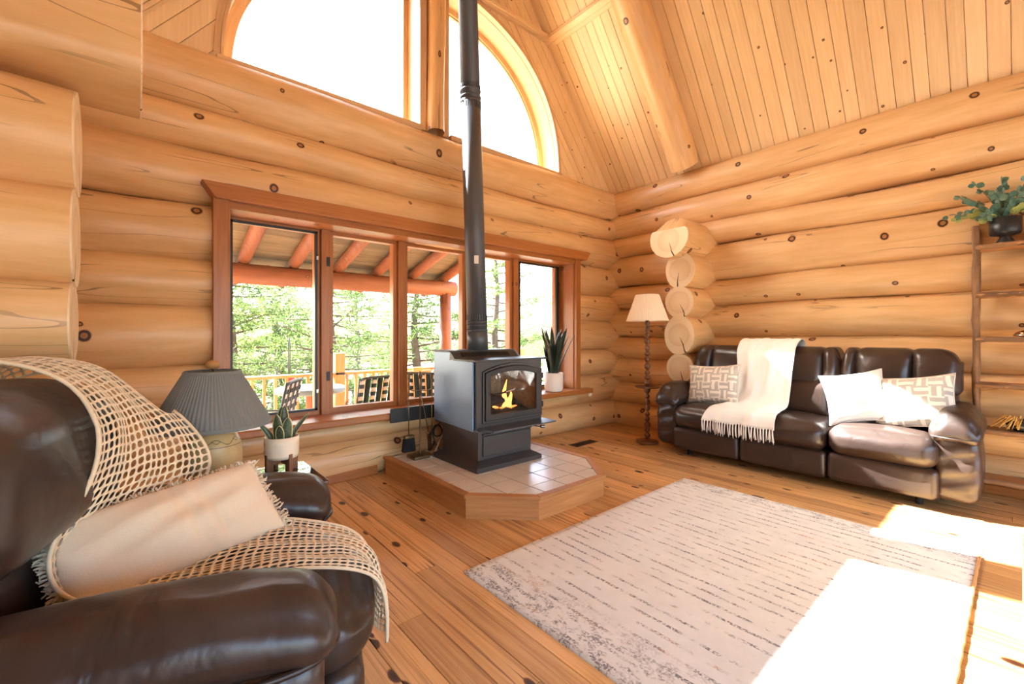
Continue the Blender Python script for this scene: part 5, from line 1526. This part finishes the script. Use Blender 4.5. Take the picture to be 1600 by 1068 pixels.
def pine(label, x, y, h, spread, seed, mat, z0=None, dens=1.0, bare=0.15):
    rg = random.Random(seed)
    z0 = GZ - (y - 4.2) * 0.05 if z0 is None else z0
    t = thing('pine_tree', label, 'tree', (x, y, z0), 0, 'trees beyond the porch')
    n = 10
    obj('trunk', tube([(x + 0.06 * sin(i * 1.3 + seed), y, z0 + h * i / n) for i in range(n + 1)], [0.15 * (1 - 0.9 * i / n) + 0.012 for i in range(n + 1)], 9), 'trunk', t)
    br, nd = [], []
    nb = int(46 * dens)
    for b in range(nb):
        f = bare + (1 - bare) * (b / nb); z = z0 + h * f
        L = spread * (1 - f) ** 0.7 * rg.uniform(0.6, 1.1) + 0.2; a = b * 2.4 + rg.uniform(-.5, .5)
        d = Vector((cos(a), sin(a), rg.uniform(-0.15, 0.25)))
        P = [Vector((x, y, z)) + d * L * q + Vector((rg.uniform(-.06, .06), rg.uniform(-.06, .06), 0.10 * L * q * q - 0.05 * L * q)) for q in (0, .25, .5, .75, 1)]
        br.append(tube(P, [0.028, 0.02, 0.014, 0.009, 0.004], 5))
        for s in range(int(11 * L / spread * dens + 5)):
            q = rg.uniform(0.25, 1.02); k = min(3, int(q * 4)); p = P[k].lerp(P[k + 1], q * 4 - k)
            sd = Vector((-d.y, d.x, 0)) * rg.uniform(-0.35, 0.35) * L * 0.6 + Vector((0, 0, rg.uniform(-0.05, 0.12)))
            c = p + sd
            if rg.random() < 0.5: br.append(tube([p, c], [0.008, 0.004], 4))
            for w_ in range(13):
                v = Vector((rg.gauss(0, 1), rg.gauss(0, 1), rg.gauss(0.35, 0.7))).normalized() * rg.uniform(0.09, 0.2)
                s_ = v.cross(Vector((rg.uniform(-1, 1), rg.uniform(-1, 1), rg.uniform(-1, 1)))).normalized() * 0.013
                o = c + Vector((rg.gauss(0, .09), rg.gauss(0, .09), rg.gauss(0, .05)))
                nd.append(([o - s_, o + s_, o + v + s_ * 0.3, o + v - s_ * 0.3], [(0, 1, 2, 3)]))
    obj('branches', join(*br), 'trunk', t)
    o = obj('needles', join(*nd), mat, t, None, False); o['kind'] = 'stuff'
    return t
def join_fast(parts): return join(*parts)
pine('young bushy pine filling the first window pane', 1.35, 9.8, 5.0, 1.9, 1, 'needle2', dens=1.3)
pine('small bright pine behind the bird feeder', 2.6, 11.6, 4.6, 1.9, 2, 'needle2', dens=1.2)
pine('tall grey-trunked pine seen in the second pane', 3.1, 9.4, 5.6, 2.2, 3, 'needle', bare=0.3)
pine('wide pine filling the third window pane', 5.5, 10.2, 5.6, 2.3, 4, 'needle', dens=1.4)
pine('pine seen beside the stovepipe in the fourth pane', 7.9, 9.9, 5.8, 2.2, 5, 'needle2', bare=0.2)
pine('slim pine seen in the fifth window pane', 11.0, 9.6, 6.0, 2.2, 6, 'needle2', dens=0.8, bare=0.2)
pine('far pine at the right of the window view', 15.5, 13.5, 6.5, 2.6, 7, 'needle', dens=0.8)
pine('far pine left of the tall grey trunk', 0.0, 14.5, 6.0, 2.8, 8, 'needle2', dens=1.0)
pine('far pine between the second and third panes', 6.4, 16.5, 6.6, 3.0, 9, 'needle2', dens=1.0)
# leafless brush on the slope
rb = random.Random(44); parts = []
for i in range(900):
    y = 7.3 + rb.random() ** 1.3 * 13; x = y * rb.uniform(-0.15, 1.35); zg = GZ - (y - 4.2) * 0.05
    for q in range(4):
        a = rb.uniform(0, 6.28); L = rb.uniform(0.3, 1.0)
        p0 = Vector((x, y, zg)); p1 = p0 + Vector((cos(a) * .25, sin(a) * .25, 0.55)) * L; p2 = p1 + Vector((cos(a + .6) * .4, sin(a + .6) * .4, 0.25)) * L
        s_ = Vector((0.012, 0.004, 0))
        parts.append(([p0 - s_, p0 + s_, p1 + s_, p1 - s_, p2 + s_ * .4, p2 - s_ * .4], [(0, 1, 2, 3), (3, 2, 4, 5)]))
br = obj('dry_brush', join(*parts), 'brush', None, None, False)
tag(br, 'tangle of dry leafless brush on the slope behind the porch', 'brush', None, 'stuff')
